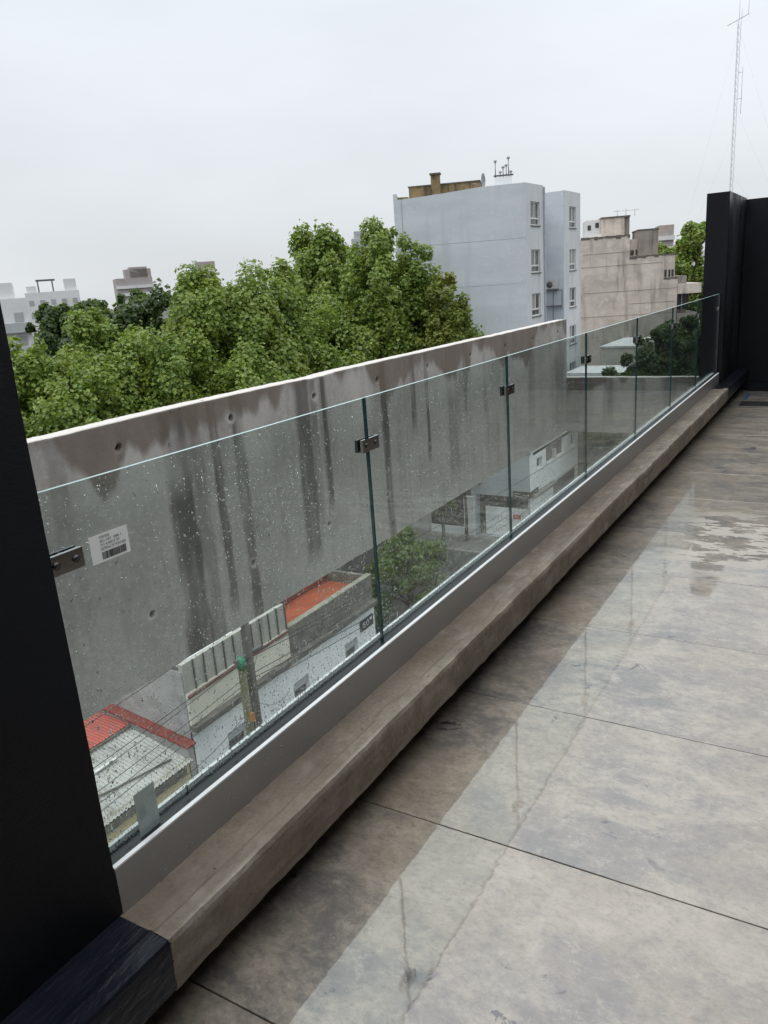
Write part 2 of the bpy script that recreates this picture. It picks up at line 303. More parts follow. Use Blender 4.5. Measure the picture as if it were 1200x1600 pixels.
M['label'] = surf('white_label_paper', (0.86, 0.88, 0.88), (0.80, 0.82, 0.82), 20, 0.6)
M['ink'] = surf('black_print', (0.03, 0.03, 0.032), None, 30, 0.6)
M['tape'] = surf('pale_green_paper', (0.37, 0.44, 0.425), (0.32, 0.39, 0.38), 25, 0.6)
M['inkfaint'] = surf('faint_print', (0.27, 0.33, 0.33), None, 30, 0.6)
M['bluetape'] = surf('blue_masking_tape', (0.03, 0.085, 0.20), (0.025, 0.07, 0.17), 9, 0.4)
M['acwhite'] = surf('aged_white_plastic', (0.55, 0.55, 0.53), (0.47, 0.47, 0.45), 4, 0.5)
M['redbrick'] = surf('orange_brick', (0.28, 0.12, 0.07), None, 5, 0.9)
M['gold'] = surf('galvanised_tank', (0.12, 0.12, 0.13), None, 3, 0.5)

# ------------------------------------------------------------------ mesh helpers
ROOT = {}
def tag(o, label=None, cat=None, group=None, kind=None):
    if label: o['label'] = label
    if cat: o['category'] = cat
    if group: o['group'] = group
    if kind: o['kind'] = kind
    return o
def thing(name, label, cat, loc=(0, 0, 0), group=None):
    o = bpy.data.objects.new(name, None); C.objects.link(o); o.location = loc; o.empty_display_size = 0.2
    ROOT[o.name] = Vector(loc); tag(o, label, cat, group); return o
def link(name, me, parent=None):
    o = bpy.data.objects.new(name, me); C.objects.link(o)
    if parent is not None:
        o.parent = parent; ROOT[o.name] = ROOT.get(parent.name, Vector((0, 0, 0)))
    else: ROOT[o.name] = Vector((0, 0, 0))
    return o
class MB:
    """collects shapes given in world metres; build() links them as ONE mesh object"""
    def __init__(s): s.v = []; s.f = []; s.mi = []; s.sm = []
    def add(s, vs, fs, mi=0, smooth=False):
        k = len(s.v); s.v += [tuple(v) for v in vs]
        for f in fs: s.f.append(tuple(k + i for i in f)); s.mi.append(mi); s.sm.append(smooth)
        return s
    def box(s, x0, x1, y0, y1, z0, z1, mi=0):
        return s.add([(x0, y0, z0), (x1, y0, z0), (x1, y1, z0), (x0, y1, z0), (x0, y0, z1), (x1, y0, z1), (x1, y1, z1), (x0, y1, z1)],
                     [(0, 3, 2, 1), (4, 5, 6, 7), (0, 1, 5, 4), (1, 2, 6, 5), (2, 3, 7, 6), (3, 0, 4, 7)], mi)
    def obox(s, o, u, w, a0, a1, b0, b1, z0, z1, mi=0):
        """box on a vertical frame: o origin (x,y), u unit along, w unit outward"""
        P = lambda a, b, z: (o[0] + u[0] * a + w[0] * b, o[1] + u[1] * a + w[1] * b, z)
        return s.add([P(a0, b0, z0), P(a1, b0, z0), P(a1, b1, z0), P(a0, b1, z0), P(a0, b0, z1), P(a1, b0, z1), P(a1, b1, z1), P(a0, b1, z1)],
                     [(0, 3, 2, 1), (4, 5, 6, 7), (0, 1, 5, 4), (1, 2, 6, 5), (2, 3, 7, 6), (3, 0, 4, 7)], mi)
    def prism(s, poly, z0, z1, mi=0):
        n = len(poly); vs = [(p[0], p[1], z0) for p in poly] + [(p[0], p[1], z1) for p in poly]
        return s.add(vs, [tuple(range(n - 1, -1, -1)), tuple(range(n, 2 * n))] + [(i, (i + 1) % n, n + (i + 1) % n, n + i) for i in range(n)], mi)
    def tube(s, pts, rad, seg=8, mi=0, cap=True):
        pts = [Vector(p) for p in pts]; n = len(pts); vs = []
        if not hasattr(rad, '__len__'): rad = [rad] * n
        for i, p in enumerate(pts):
            d = (pts[min(i + 1, n - 1)] - pts[max(i - 1, 0)]).normalized()
            a = d.cross(Vector((0, 0, 1)))
            if a.length < 0.1: a = d.cross(Vector((1, 0, 0)))
            a.normalize(); b = d.cross(a)
            for k in range(seg):
                t = 2 * PI * k / seg; vs.append(p + (a * math.cos(t) + b * math.sin(t)) * rad[i])
        fs = [(i * seg + k, i * seg + (k + 1) % seg, (i + 1) * seg + (k + 1) % seg, (i + 1) * seg + k) for i in range(n - 1) for k in range(seg)]
        if cap: fs += [tuple(range(seg - 1, -1, -1)), tuple((n - 1) * seg + k for k in range(seg))]
        return s.add(vs, fs, mi, True)
    def quad(s, a, b, c, d, mi=0): return s.add([a, b, c, d], [(0, 1, 2, 3)], mi)
    def facade(s, o, u, w, W, z0, z1, holes=(), depth=0.15, mi=0, cap=None):
        """wall sheet with openings and their reveals; o (x,y) corner, u along, w outward; holes (u0,u1,z0,z1)"""
        P = lambda a, z, b=0.0: (o[0] + u[0] * a + w[0] * b, o[1] + u[1] * a + w[1] * b, z)
        us = sorted(set([0, W] + [h[i] for h in holes for i in (0, 1)])); zs = sorted(set([z0, z1] + [h[i] for h in holes for i in (2, 3)]))
        for i in range(len(us) - 1):
            for j in range(len(zs) - 1):
                cu, cz = (us[i] + us[i + 1]) / 2, (zs[j] + zs[j + 1]) / 2
                if any(h[0] < cu < h[1] and h[2] < cz < h[3] for h in holes): continue
                s.quad(P(us[i], zs[j]), P(us[i + 1], zs[j]), P(us[i + 1], zs[j + 1]), P(us[i], zs[j + 1]), mi)
        for a0, a1, b0, b1 in holes:
            s.quad(P(a0, b0), P(a1, b0), P(a1, b0, -depth), P(a0, b0, -depth), mi); s.quad(P(a0, b1), P(a1, b1), P(a1, b1, -depth), P(a0, b1, -depth), mi)
            s.quad(P(a0, b0), P(a0, b1), P(a0, b1, -depth), P(a0, b0, -depth), mi); s.quad(P(a1, b0), P(a1, b1), P(a1, b1, -depth), P(a1, b0, -depth), mi)
        return s
    def build(s, name, mats, parent=None):
        me = bpy.data.meshes.new(name)
        r = ROOT.get(parent.name, Vector((0, 0, 0))) if parent is not None else Vector((0, 0, 0))
        me.from_pydata([(v[0] - r.x, v[1] - r.y, v[2] - r.z) for v in s.v], [], s.f)
        if not isinstance(mats, (list, tuple)): mats = [mats]
        for m in mats: me.materials.append(m)
        me.polygons.foreach_set('material_index', s.mi); me.polygons.foreach_set('use_smooth', s.sm); me.update()
        return link(name, me, parent)
def copy_tree(o, loc=None, parent=None):
    c = o.copy(); C.objects.link(c); ROOT[c.name] = ROOT.get(o.name, Vector((0, 0, 0))) if loc is None else Vector(loc)
    if parent is not None: c.parent = parent
    if loc is not None: c.location = loc
    for ch in o.children: copy_tree(ch, None, c)
    return c
def np_mesh(name, V, F, mat, parent=None, smooth=False, off=None):
    """V (n,3), F (m,k) arrays"""
    me = bpy.data.meshes.new(name); V = np.asarray(V, np.float32); F = np.asarray(F, np.int32); k = F.shape[1]
    if parent is not None: V = V - np.array(ROOT.get(parent.name, (0, 0, 0)), np.float32)
    me.vertices.add(len(V)); me.vertices.foreach_set('co', V.ravel())
    me.loops.add(F.size); me.loops.foreach_set('vertex_index', F.ravel())
    me.polygons.add(len(F)); me.polygons.foreach_set('loop_start', np.arange(0, F.size, k, dtype=np.int32))
    me.polygons.foreach_set('use_smooth', np.full(len(F), smooth)); me.materials.append(mat)
    me.update(calc_edges=True); me.validate(); return link(name, me, parent)
def fattr(o, name, arr):
    a = o.data.attributes.new(name, 'FLOAT', 'POINT'); a.data.foreach_set('value', np.asarray(arr, np.float32).ravel())
def vnoise(x, y, seed=0):
    """smooth value noise on arrays"""
    xi, yi = np.floor(x).astype(np.int64), np.floor(y).astype(np.int64); xf, yf = x - xi, y - yi
    h = lambda a, b: np.modf(np.abs(np.sin(a * 127.1 + b * 311.7 + seed * 74.7) * 43758.5453))[0]
    u, v = xf * xf * (3 - 2 * xf), yf * yf * (3 - 2 * yf)
    return (h(xi, yi) * (1 - u) + h(xi + 1, yi) * u) * (1 - v) + (h(xi, yi + 1) * (1 - u) + h(xi + 1, yi + 1) * u) * v
def fbm(x, y, seed=0, o=4):
    t, a, s = 0, 0.5, 0
    for i in range(o): t = t + a * vnoise(x * 2 ** i, y * 2 ** i, seed + i); s += a; a *= 0.5
    return t / s

# ------------------------------------------------------------------ setting: ground, streets
G = -13.7
def struct(name, mb, mat, parent=None):
    o = mb.build(name, mat, parent)
    if parent is None: o['kind'] = 'structure'
    return o
struct('ground', MB().box(-2500, 2500, -2500, 2500, G - 0.6, G - 0.10), M['ground'])
struct('road', MB().box(-12.6, -4.6, -60, 160, G - 0.3, G - 0.09), M['asphalt'])
struct('side_street', MB().box(-140, -12.604, 27.4, 39.4, G - 0.3, G - 0.088), M['asphalt'])
pv = MB(); pv.box(-16.02, -12.75, -60, 24.7, G - 0.3, G + 0.03); pv.box(-140, -16.02, 24.66, 27.2, G - 0.3, G + 0.032)
struct('pavement', pv, M['pave'])
pv = MB(); pv.box(-19.6, -12.75, 39.6, 42.5, G - 0.3, G + 0.03); pv.box(-140, -19.6, 39.6, 42.5, G - 0.3, G + 0.032); pv.box(-16.02, -12.75, 42.5, 160, G - 0.3, G + 0.034)
struct('pavement', pv, M['pave'])
kb = MB(); kb.box(-12.75, -12.6, -60, 24.66, G - 0.3, G + 0.04); kb.box(-140, -12.75, 27.2, 27.4, G - 0.3, G + 0.042)
kb.box(-12.75, -12.6, 39.6, 160, G - 0.3, G + 0.04); kb.box(-140, -12.75, 39.4, 39.6, G - 0.3, G + 0.042)
struct('kerb', kb, M['kerb'])
pm = MB()
for i in range(20): pm.box(-8.66, -8.54, -20 + i * 6, -17 + i * 6, G - 0.092, G - 0.085)
for i in range(9): pm.box(-12.4 - 0, -13.4, 28.2 + i * 1.2, 28.8 + i * 1.2, G - 0.09, G - 0.082)
struct('road_marking', pm, M['paintw'])

# own building under the terrace
ob = thing('apartment_building', 'tall building under the terrace, carrying the tiled roof terrace', 'building', (2, 4, G))
MB().box(-1.62, 9.0, -8.0, 12.5, G, -0.08).build('wall', M['white'], ob)

# ------------------------------------------------------------------ terrace floor, tile by tile
base = MB().box(-1.6, 9.0, -8.0, 12.4, -0.076, -0.0095); tf = struct('terrace_floor', base, M['grout'])
TX = [(-1.452, 0.148), (0.150, 1.750), (1.752, 3.352)]
tm = None
rng = random.Random(3)
TY0 = 1.045 - 0.80 * 4
for col, (x0, x1) in enumerate(TX):
    for r in range(17):
        y0 = TY0 + 0.8 * r; y1 = y0 + 0.8
        if tm is None:
            w, d, h, bv = 1.598, 0.7952, 0.0095, 0.0012
            me = bpy.data.meshes.new('tile'); bm = bmesh.new(); bmesh.ops.create_cube(bm, size=1)
            for v in bm.verts: v.co = Vector((v.co.x * w, v.co.y * d, v.co.z * h))
            bmesh.ops.bevel(bm, geom=[e for e in bm.edges if all(v.co.z > 0 for v in e.verts)], offset=bv, segments=1, affect='EDGES')
            bm.to_mesh(me); bm.free(); me.materials.append(M['tile']); tm = me
        o = link('tile', tm, tf); o.location = ((x0 + x1) / 2, (y0 + y1) / 2, -0.00475)
        o.rotation_euler = (rng.gauss(0, 0.0006), rng.gauss(0, 0.0006), 0)
# drain grate and masking tape by the far wall
dr = thing('floor_drain', 'small dark slotted floor drain let into the tiles by the black wall', 'drain', (-1.0, 10.15, 0.001))
f = MB(); f.box(-1.16, -0.85, 10.0, 10.02, 0.001, 0.006); f.box(-1.16, -0.85, 10.28, 10.3, 0.001, 0.006); f.box(-1.16, -1.14, 10.02, 10.28, 0.001, 0.006); f.box(-0.87, -0.85, 10.02, 10.28, 0.001, 0.006)
f.build('frame', M['darksteel'], dr); MB().box(-1.14, -0.87, 10.02, 10.28, 0.0005, 0.002).build('pit', M['grout'], dr)
for i in range(9): MB().box(-1.135 + i * 0.03, -1.123 + i * 0.03, 10.03, 10.27, 0.002, 0.005).build('bar', M['darksteel'], dr)
t = MB(); t.box(-1.13, -0.4, 10.93, 10.98, 0.0006, 0.0012); t.box(-1.17, -1.13, 10.45, 10.98, 0.0006, 0.0012)
tag(t.build('masking_tape', M['bluetape']), 'strip of blue masking tape stuck on the tiles along the black wall', 'tape')

# ------------------------------------------------------------------ concrete ledge that carries the railing
def ledge_mesh(name, y0, y1, mat, parent, seed, amp=1.0, dz=0.0):
    n = int((y1 - y0) / 0.02) + 1; ys = np.linspace(y0, y1, n)
    prof = [(-1.455, 0.165), (-1.36, 0.160), (-1.28, 0.155), (-1.212, 0.150), (-1.204, 0.156), (-1.201, 0.19), (-1.199, 0.225), (-1.197, 0.262), (-1.1965, 0.2855), (-1.2005, 0.290), (-1.23, 0.2905), (-1.27, 0.291), (-1.32, 0.290), (-1.40, 0.290), (-1.455, 0.290)]
    # finer section, with trowel lumps and an uneven raised skim along the outer edge
    pp = [prof[0]]; src = [0.0]
    for j in range(len(prof) - 1):
        dd = math.hypot(prof[j + 1][0] - prof[j][0], prof[j + 1][1] - prof[j][1]); kk = max(1, int(dd / 0.012))
        for q in range(1, kk + 1): pp.append((prof[j][0] + (prof[j + 1][0] - prof[j][0]) * q / kk, prof[j][1] + (prof[j + 1][1] - prof[j][1]) * q / kk)); src.append(j + q / kk)
    V = []
    lump = np.clip(fbm(ys * 1.6, ys * 0 + 3.3, seed + 2) - 0.52, 0, 1)
    ebot = 0.018 * (fbm(ys * 3.1, ys * 0, seed) - 0.5) + 0.018 * (fbm(ys * 12, ys * 0 + 5, seed + 9) - 0.5) + 0.010 * (vnoise(ys * 40, ys * 0, seed + 5) - 0.5) - 0.06 * lump
    etop = 0.006 * (fbm(ys * 2.7, ys * 0 + 1, seed + 12) - 0.5) + 0.008 * (fbm(ys * 14, ys * 0 + 5, seed + 19) - 0.5) + 0.004 * (vnoise(ys * 45, ys * 0, seed + 15) - 0.5)
    skim = 0.035 + 0.045 * fbm(ys * 2.2, ys * 0 + 8, seed + 41) + 0.02 * (fbm(ys * 11, ys * 0 + 3, seed + 42) - 0.5)
    for (px, pz), sj in zip(pp, src):
        fine = 0.0028 * (fbm(ys * 22, ys * 0 + sj * 6.1, seed + 50) - 0.5) + 0.004 * (fbm(ys * 6, ys * 0 + sj * 2.4, seed + 51) - 0.5)
        wb = max(0.0, 1 - abs(sj - 3.5) / 2.2); wtp = max(0.0, 1 - abs(sj - 8.5) / 1.2)
        dx = amp * (wb * ebot * 0.4 + wtp * etop + (fine if 3 <= sj <= 8.5 else 0)); dzv = amp * (wb * ebot + 0.3 * wtp * etop + (fine if sj > 8.5 or sj < 3 else 0))
        if sj > 8.5: dzv = dzv + amp * 0.008 * np.clip((skim - (px + 1.197) * -1.0) / 0.006, 0, 1)
        V.append(np.stack([px + dx, ys, pz + dz + dzv], 1))
    prof = pp
    V = np.stack(V, 1); m = len(prof)
    idx = np.arange(n * m).reshape(n, m)
    F = np.stack([idx[:-1, :-1].ravel(), idx[:-1, 1:].ravel(), idx[1:, 1:].ravel(), idx[1:, :-1].ravel()], 1)
    o = np_mesh(name, V.reshape(-1, 3), F, mat, parent, False)
    al = np.concatenate([[0], np.cumsum([math.hypot(pp[q + 1][0] - pp[q][0], pp[q + 1][1] - pp[q][1]) for q in range(m - 1)])])
    yy, jj, al = np.repeat(ys, m), np.tile(np.array(src), n), np.tile(al, n)
    st = np.clip((fbm(yy * 5, al * 9, seed + 3) - 0.50) * 3.2, 0, 0.7) * (0.4 + 1.1 * fbm(yy * 45, al * 45, seed + 33))
    li = np.where((jj > 7.9) & (jj < 9.1), np.clip((fbm(yy * 6, al * 0, seed + 7) - 0.50) * 4, 0, 0.8), 0)
    li = np.maximum(li, np.clip((fbm(yy * 7, al * 16, seed + 17) - 0.62) * 4, 0, 0.35))
    br = np.clip((fbm(yy * 2.6, al * 5, seed + 4) - 0.42) * 3.0, 0, 0.75) * (0.5 + 0.9 * fbm(yy * 30, al * 40, seed + 36))
    fattr(o, 'stain_shade', st); fattr(o, 'lime', li); fattr(o, 'brown', br)
    return o
lg = thing('concrete_ledge', 'long rough rendered concrete ledge under the glass railing, its ends painted black', 'ledge', (-1.33, 5, 0))
ledge_mesh('ledge', 0.912, 9.36, M['curb'], lg, 4)
o = ledge_mesh('painted_end', -3.0, 0.915, M['blackgloss'], lg, 8, 0.5, 0.002); o['label'] = 'near end brushed with black waterproof paint'
o = ledge_mesh('painted_end', 9.355, 11.24, M['blackgloss'], lg, 12, 0.5, 0.002); o['label'] = 'far end painted black beside the column'
MB().box(-1.60, -1.40, -3.0, 11.24, 0.0, 0.152).build('upstand', M['grout'], lg)

# ------------------------------------------------------------------ glass railing
YJ = [0.925, 2.194, 3.449, 4.702, 5.966, 7.237, 8.492, 9.79]
rail = thing('glass_railing', 'frameless glass railing of wet panes in a grey aluminium shoe', 'railing', (-1.40, 5.3, 0.29))
prof = MB(); prof.box(-1.372, -1.360, YJ[0], YJ[-1], 0.2905, 0.412); prof.box(-1.447, -1.372, YJ[0], YJ[-1], 0.2905, 0.330)
prof.build('base_shoe', M['alu'], rail)
MB().box(-1.3735, -1.3605, YJ[0], YJ[-1], 0.4122, 0.4165).build('lit_top_edge', M['litlip'], rail)
MB().box(-1.447, -1.436, YJ[0], YJ[-1], 0.3302, 0.412).build('outer_lip', M['litlip'], rail)
g = MB(); g.box(-1.3942, -1.3742, YJ[0], YJ[-1], 0.3302, 0.4095); g.box(-1.4358, -1.4058, YJ[0], YJ[-1], 0.3302, 0.399); g.build('gasket', M['gasket'], rail)
rs = np.random.RandomState(7)
# a drop: low dome, 7 sides
def drop_proto(seg=7):
    V = [(0, 0, 1.0)]; F = []
    for ring, (r, h) in enumerate(((0.55, 0.84), (0.92, 0.42), (1.0, 0.0))):
        for k in range(seg):
            a = 2 * PI * k / seg; V.append((r * math.cos(a), r * math.sin(a), h))
    V.append((0, 0, 0)); b = len(V) - 1
    for k in range(seg):
        k2 = (k + 1) % seg
        F.append((0, 1 + k, 1 + k2))
        for q in range(2):
            a, c = 1 + q * seg, 1 + (q + 1) * seg
            F += [(a + k, c + k, c + k2), (a + k, c + k2, a + k2)]
        F.append((b, 1 + 2 * seg + k2, 1 + 2 * seg + k))
    return np.array(V, float), np.array(F)
DV, DF = drop_proto()
def drops(name, n, y0, y1, z0, z1, xface, sgn, parent, rmin=0.0008, rmax=0.0028, low_bias=0.0, flat=0.5, stretch=0.25, ngroup=None):
    y = rs.uniform(y0, y1, n * 3); zz = rs.uniform(0, 1, n * 3)
    if low_bias: zz = zz ** (1 + low_bias)
    z = z0 + (z1 - z0) * zz
    keep = rs.uniform(0, 1, n * 3) < np.clip((fbm(y * 4, z * 4, 31) - 0.2) * 1.9, 0.15, 1)
    y, z = y[keep][:n], z[keep][:n]; n = len(y)
    r = np.clip(rmin * np.exp(np.abs(rs.normal(0, 0.62, n))), rmin, rmax)
    sz = 1 + np.abs(rs.normal(0, stretch, n)) + (rs.uniform(0, 1, n) < 0.03) * rs.uniform(1, 5, n) * (stretch > 0.2); sy = rs.uniform(0.8, 1.1, n)
    V = np.empty((n, len(DV), 3))
    V[:, :, 0] = xface + sgn * (0.0002 + DV[None, :, 2] * (r * flat)[:, None])
    V[:, :, 1] = y[:, None] + DV[None, :, 0] * (r * sy)[:, None]
    # sagging drop: lower half fuller
    V[:, :, 2] = z[:, None] + DV[None, :, 1] * (r * sz)[:, None]
    F = DF[None] + (np.arange(n) * len(DV))[:, None, None]
    o = np_mesh(name, V.reshape(-1, 3), F.reshape(-1, 3), M['water'], parent, True)
    o['kind'] = 'stuff'; return o
ZT, ZB = 1.298, 0.345
clamp0 = None
for i in range(7):
    a, b = YJ[i] + 0.003, YJ[i + 1] - 0.003
    p = MB(); x0, x1 = -1.4055, -1.3945; bv = 0.0012
    # faces (glass), vertical edges, top edge
    p.quad((x1, a, ZB), (x1, b, ZB), (x1, b, ZT), (x1, a, ZT), 0); p.quad((x0, b, ZB), (x0, a, ZB), (x0, a, ZT), (x0, b, ZT), 0)
    p.quad((x0, a, ZB), (x1, a, ZB), (x1, a, ZT), (x0, a, ZT), 1); p.quad((x1, b, ZB), (x0, b, ZB), (x0, b, ZT), (x1, b, ZT), 1)
    p.quad((x1, a, ZT), (x1, b, ZT), (x0, b, ZT), (x0, a, ZT), 2); p.quad((x0, a, ZB), (x0, b, ZB), (x1, b, ZB), (x1, a, ZB), 1)
    pane = p.build('glass_pane', [M['glass'], M['glassedge'], M['glasstop_lit']], rail)
    n = (6500, 5500, 3600, 2600, 2000, 1300, 800)[i]
    drops('raindrops', n, a + 0.004, b - 0.004, 0.418, ZT - 0.003, x0, -1, pane, low_bias=0.35)
    drops('raindrops', n // 3, a + 0.004, b - 0.004, 0.418, 0.418 + 0.45, x0, -1, pane, low_bias=1.6, rmin=0.001, rmax=0.003)
drops('raindrops', 1500, YJ[0], 7.0, 0.296, 0.411, -1.360, 1, rail, rmin=0.0006, rmax=0.0016, stretch=0.1)
def clamp(yc, w, name='glass_clamp'):
    c = None
    m = MB(); m.box(-1.3942, -1.384, yc - w / 2, yc + w / 2, 1.120, 1.163); c = m.build(name, M['chrome'], rail)
    m = MB(); m.box(-1.416, -1.4058, yc - w / 2, yc + w / 2, 1.120, 1.163); m.build('backplate', M['darksteel'], c)
    m = MB(); m.box(-1.4056, -1.3944, yc - 0.0028, yc + 0.0028, 1.122, 1.161); m.build('spacer', M['gasket'], c)
    for s in (-1, 1):
        m = MB(); m.tube([(-1.3838, yc + s * w * 0.28, 1.142), (-1.3815, yc + s * w * 0.28, 1.142)], 0.009, 10); m.build('screw', M['darksteel'], c)
    return c
for yj in YJ[1:-1]: clamp(yj, 0.104)
clamp(YJ[0] + 0.045, 0.088); clamp(YJ[-1] - 0.045, 0.09)
MB().box(-1.412, -1.388, YJ[-1] - 0.010, YJ[-1] + 0.008, 0.418, ZT).build('end_channel', M['darksteel'], rail)

# label and paper stuck on the first pane
def text_mesh(body, size):
    cu = bpy.data.curves.new('t', 'FONT'); cu.body = body; cu.size = size; cu.align_x = 'LEFT'
    to = bpy.data.objects.new('t', cu); C.objects.link(to); dg = bpy.context.evaluated_depsgraph_get(); dg.update()
    me = bpy.data.meshes.new_from_object(to.evaluated_get(dg)); bpy.data.objects.remove(to)
    V = [tuple(v.co) for v in me.vertices]; F = [tuple(p.vertices) for p in me.polygons]; bpy.data.meshes.remove(me)
    return V, F
def put_text(mb, body, size, width, frame, mi=0):
    """frame(u, v) -> world point; text scaled to a given width, origin bottom-left"""
    V, F = text_mesh(body, size)
    if not V: return
    mxx = max(v[0] for v in V); k = width / mxx
    mb.add([frame(v[0] * k, v[1]) for v in V], F, mi)
LX = -1.3940
lab = thing('sticker_label', 'white printed label with a barcode stuck on the first glass pane', 'label', (LX, 1.09, 1.14))
MB().box(LX, LX + 0.0004, 1.040, 1.146, 1.108, 1.172).build('paper', M['label'], lab)
tx = MB(); fr = lambda u0, z0: (lambda u, v: (LX + 0.0007, 1.040 + u0 + u, 1.108 + z0 + v))
put_text(tx, '052963 8DX8', 0.0085, 0.027, fr(0.027, 0.0535)); put_text(tx, 'ABC3 / ABC3   1/8/808 - P', 0.0085, 0.060, fr(0.027, 0.0445))
put_text(tx, 'T0 X  84 J8SBO JE X4M', 0.0085, 0.053, fr(0.027, 0.0355)); put_text(tx, 'SISTEMAS DE MONTAJES', 0.0090, 0.070, fr(0.027, 0.0262))
tx.build('print', M['ink'], lab)
bc = MB(); y = 1.040 + 0.028; rb = random.Random(5)
while y < 1.040 + 0.094:
    w = rb.choice((0.0006, 0.0009, 0.0014, 0.002)); bc.box(LX + 0.0005, LX + 0.0007, y, y + w, 1.108 + 0.005, 1.108 + 0.022); y += w + rb.choice((0.0005, 0.0008, 0.0011))
bc.build('barcode', M['ink'], lab)
pap = thing('paper_slip', 'pale green paper slip stuck at the foot of the first pane', 'paper', (LX, 1.065, 0.47))
MB().box(LX, LX + 0.0004, 1.033, 1.097, 0.4105, 0.528).build('paper', M['tape'], pap)
tx = MB()
for i in range(5): tx.box(LX + 0.0004, LX + 0.0006, 1.043 + i * 0.004, 1.0445 + i * 0.004, 0.455, 0.455 + 0.03 + 0.01 * (i % 2))
tx.box(LX + 0.0004, LX + 0.0006, 1.075, 1.09, 0.50, 0.502); tx.build('print', M['inkfaint'], pap)

# ------------------------------------------------------------------ black walls of the terrace
def rough_box(name, x0, x1, y0, y1, z0, z1, mat, parent=None, label=None, cat=None, step=0.08, amp=0.004, seed=1):
    bm = bmesh.new(); bmesh.ops.create_cube(bm, size=1)
    for v in bm.verts: v.co = Vector(((x0 + x1) / 2 + v.co.x * (x1 - x0), (y0 + y1) / 2 + v.co.y * (y1 - y0), (z0 + z1) / 2 + v.co.z * (z1 - z0)))
    for ax, L in ((0, x1 - x0), (1, y1 - y0), (2, z1 - z0)):
        k = max(1, min(60, int(L / step)))
        if k > 1: bmesh.ops.subdivide_edges(bm, edges=[e for e in bm.edges if abs((e.verts[0].co - e.verts[1].co)[ax]) > 0.999 * L], cuts=k - 1, use_grid_fill=True)
    co = np.array([v.co for v in bm.verts])
    n1 = fbm(co[:, 1] * 5 + co[:, 0] * 3, co[:, 2] * 5, seed) - 0.5; n2 = fbm(co[:, 0] * 5 + co[:, 2] * 3, co[:, 1] * 5, seed + 5) - 0.5
    for v, a, b in zip(bm.verts, n1, n2): v.co.x += amp * a * 2; v.co.y += amp * b * 2
    me = bpy.data.meshes.new(name); bm.to_mesh(me); bm.free(); me.materials.append(mat); o = link(name, me, parent)
    if parent is not None:
        r = ROOT[parent.name]
        for v in me.vertices: v.co -= r
    if label: tag(o, label, cat)
    return o
rough_box('black_wall', -1.80, -1.362, -3.2, 0.922, 0.294, 3.4, M['black'], None, 'matt black painted wall end in the left foreground beside the railing', 'wall', 0.05, 0.003, 3)
rough_box('black_column', -1.575, -1.338, 9.80, 11.245, 0.294, 2.372, M['black'], None, 'black painted wall end where the far end of the glass railing stops', 'column', 0.08, 0.003, 6)
rough_box('black_back_wall', -1.58, 5.5, 11.25, 11.5, 0.002, 2.36, M['black'], None, 'long black painted wall closing the far end of the terrace', 'wall', 0.1, 0.003, 9)
MB().box(-1.19, 5.5, 11.17, 11.248, 0.0015, 0.10).build('skirting', M['blackgloss'], bpy.data.objects['black_back_wall'])

ph = thing('penthouse', 'black painted penthouse wall along the inner side, out of view, its deep roof added to shade the terrace', 'building', (3.0, 4, 0))
m = MB(); m.box(2.0, 6.0, -6.0, 11.2, 0.002, 2.70); m.build('wall', M['black'], ph)
MB().box(0.60, 6.2, -6.2, 11.2, 2.702, 2.92).build('shading_roof', M['conc'], ph)  # unseen roof, its reach set to keep light off ledge and tiles

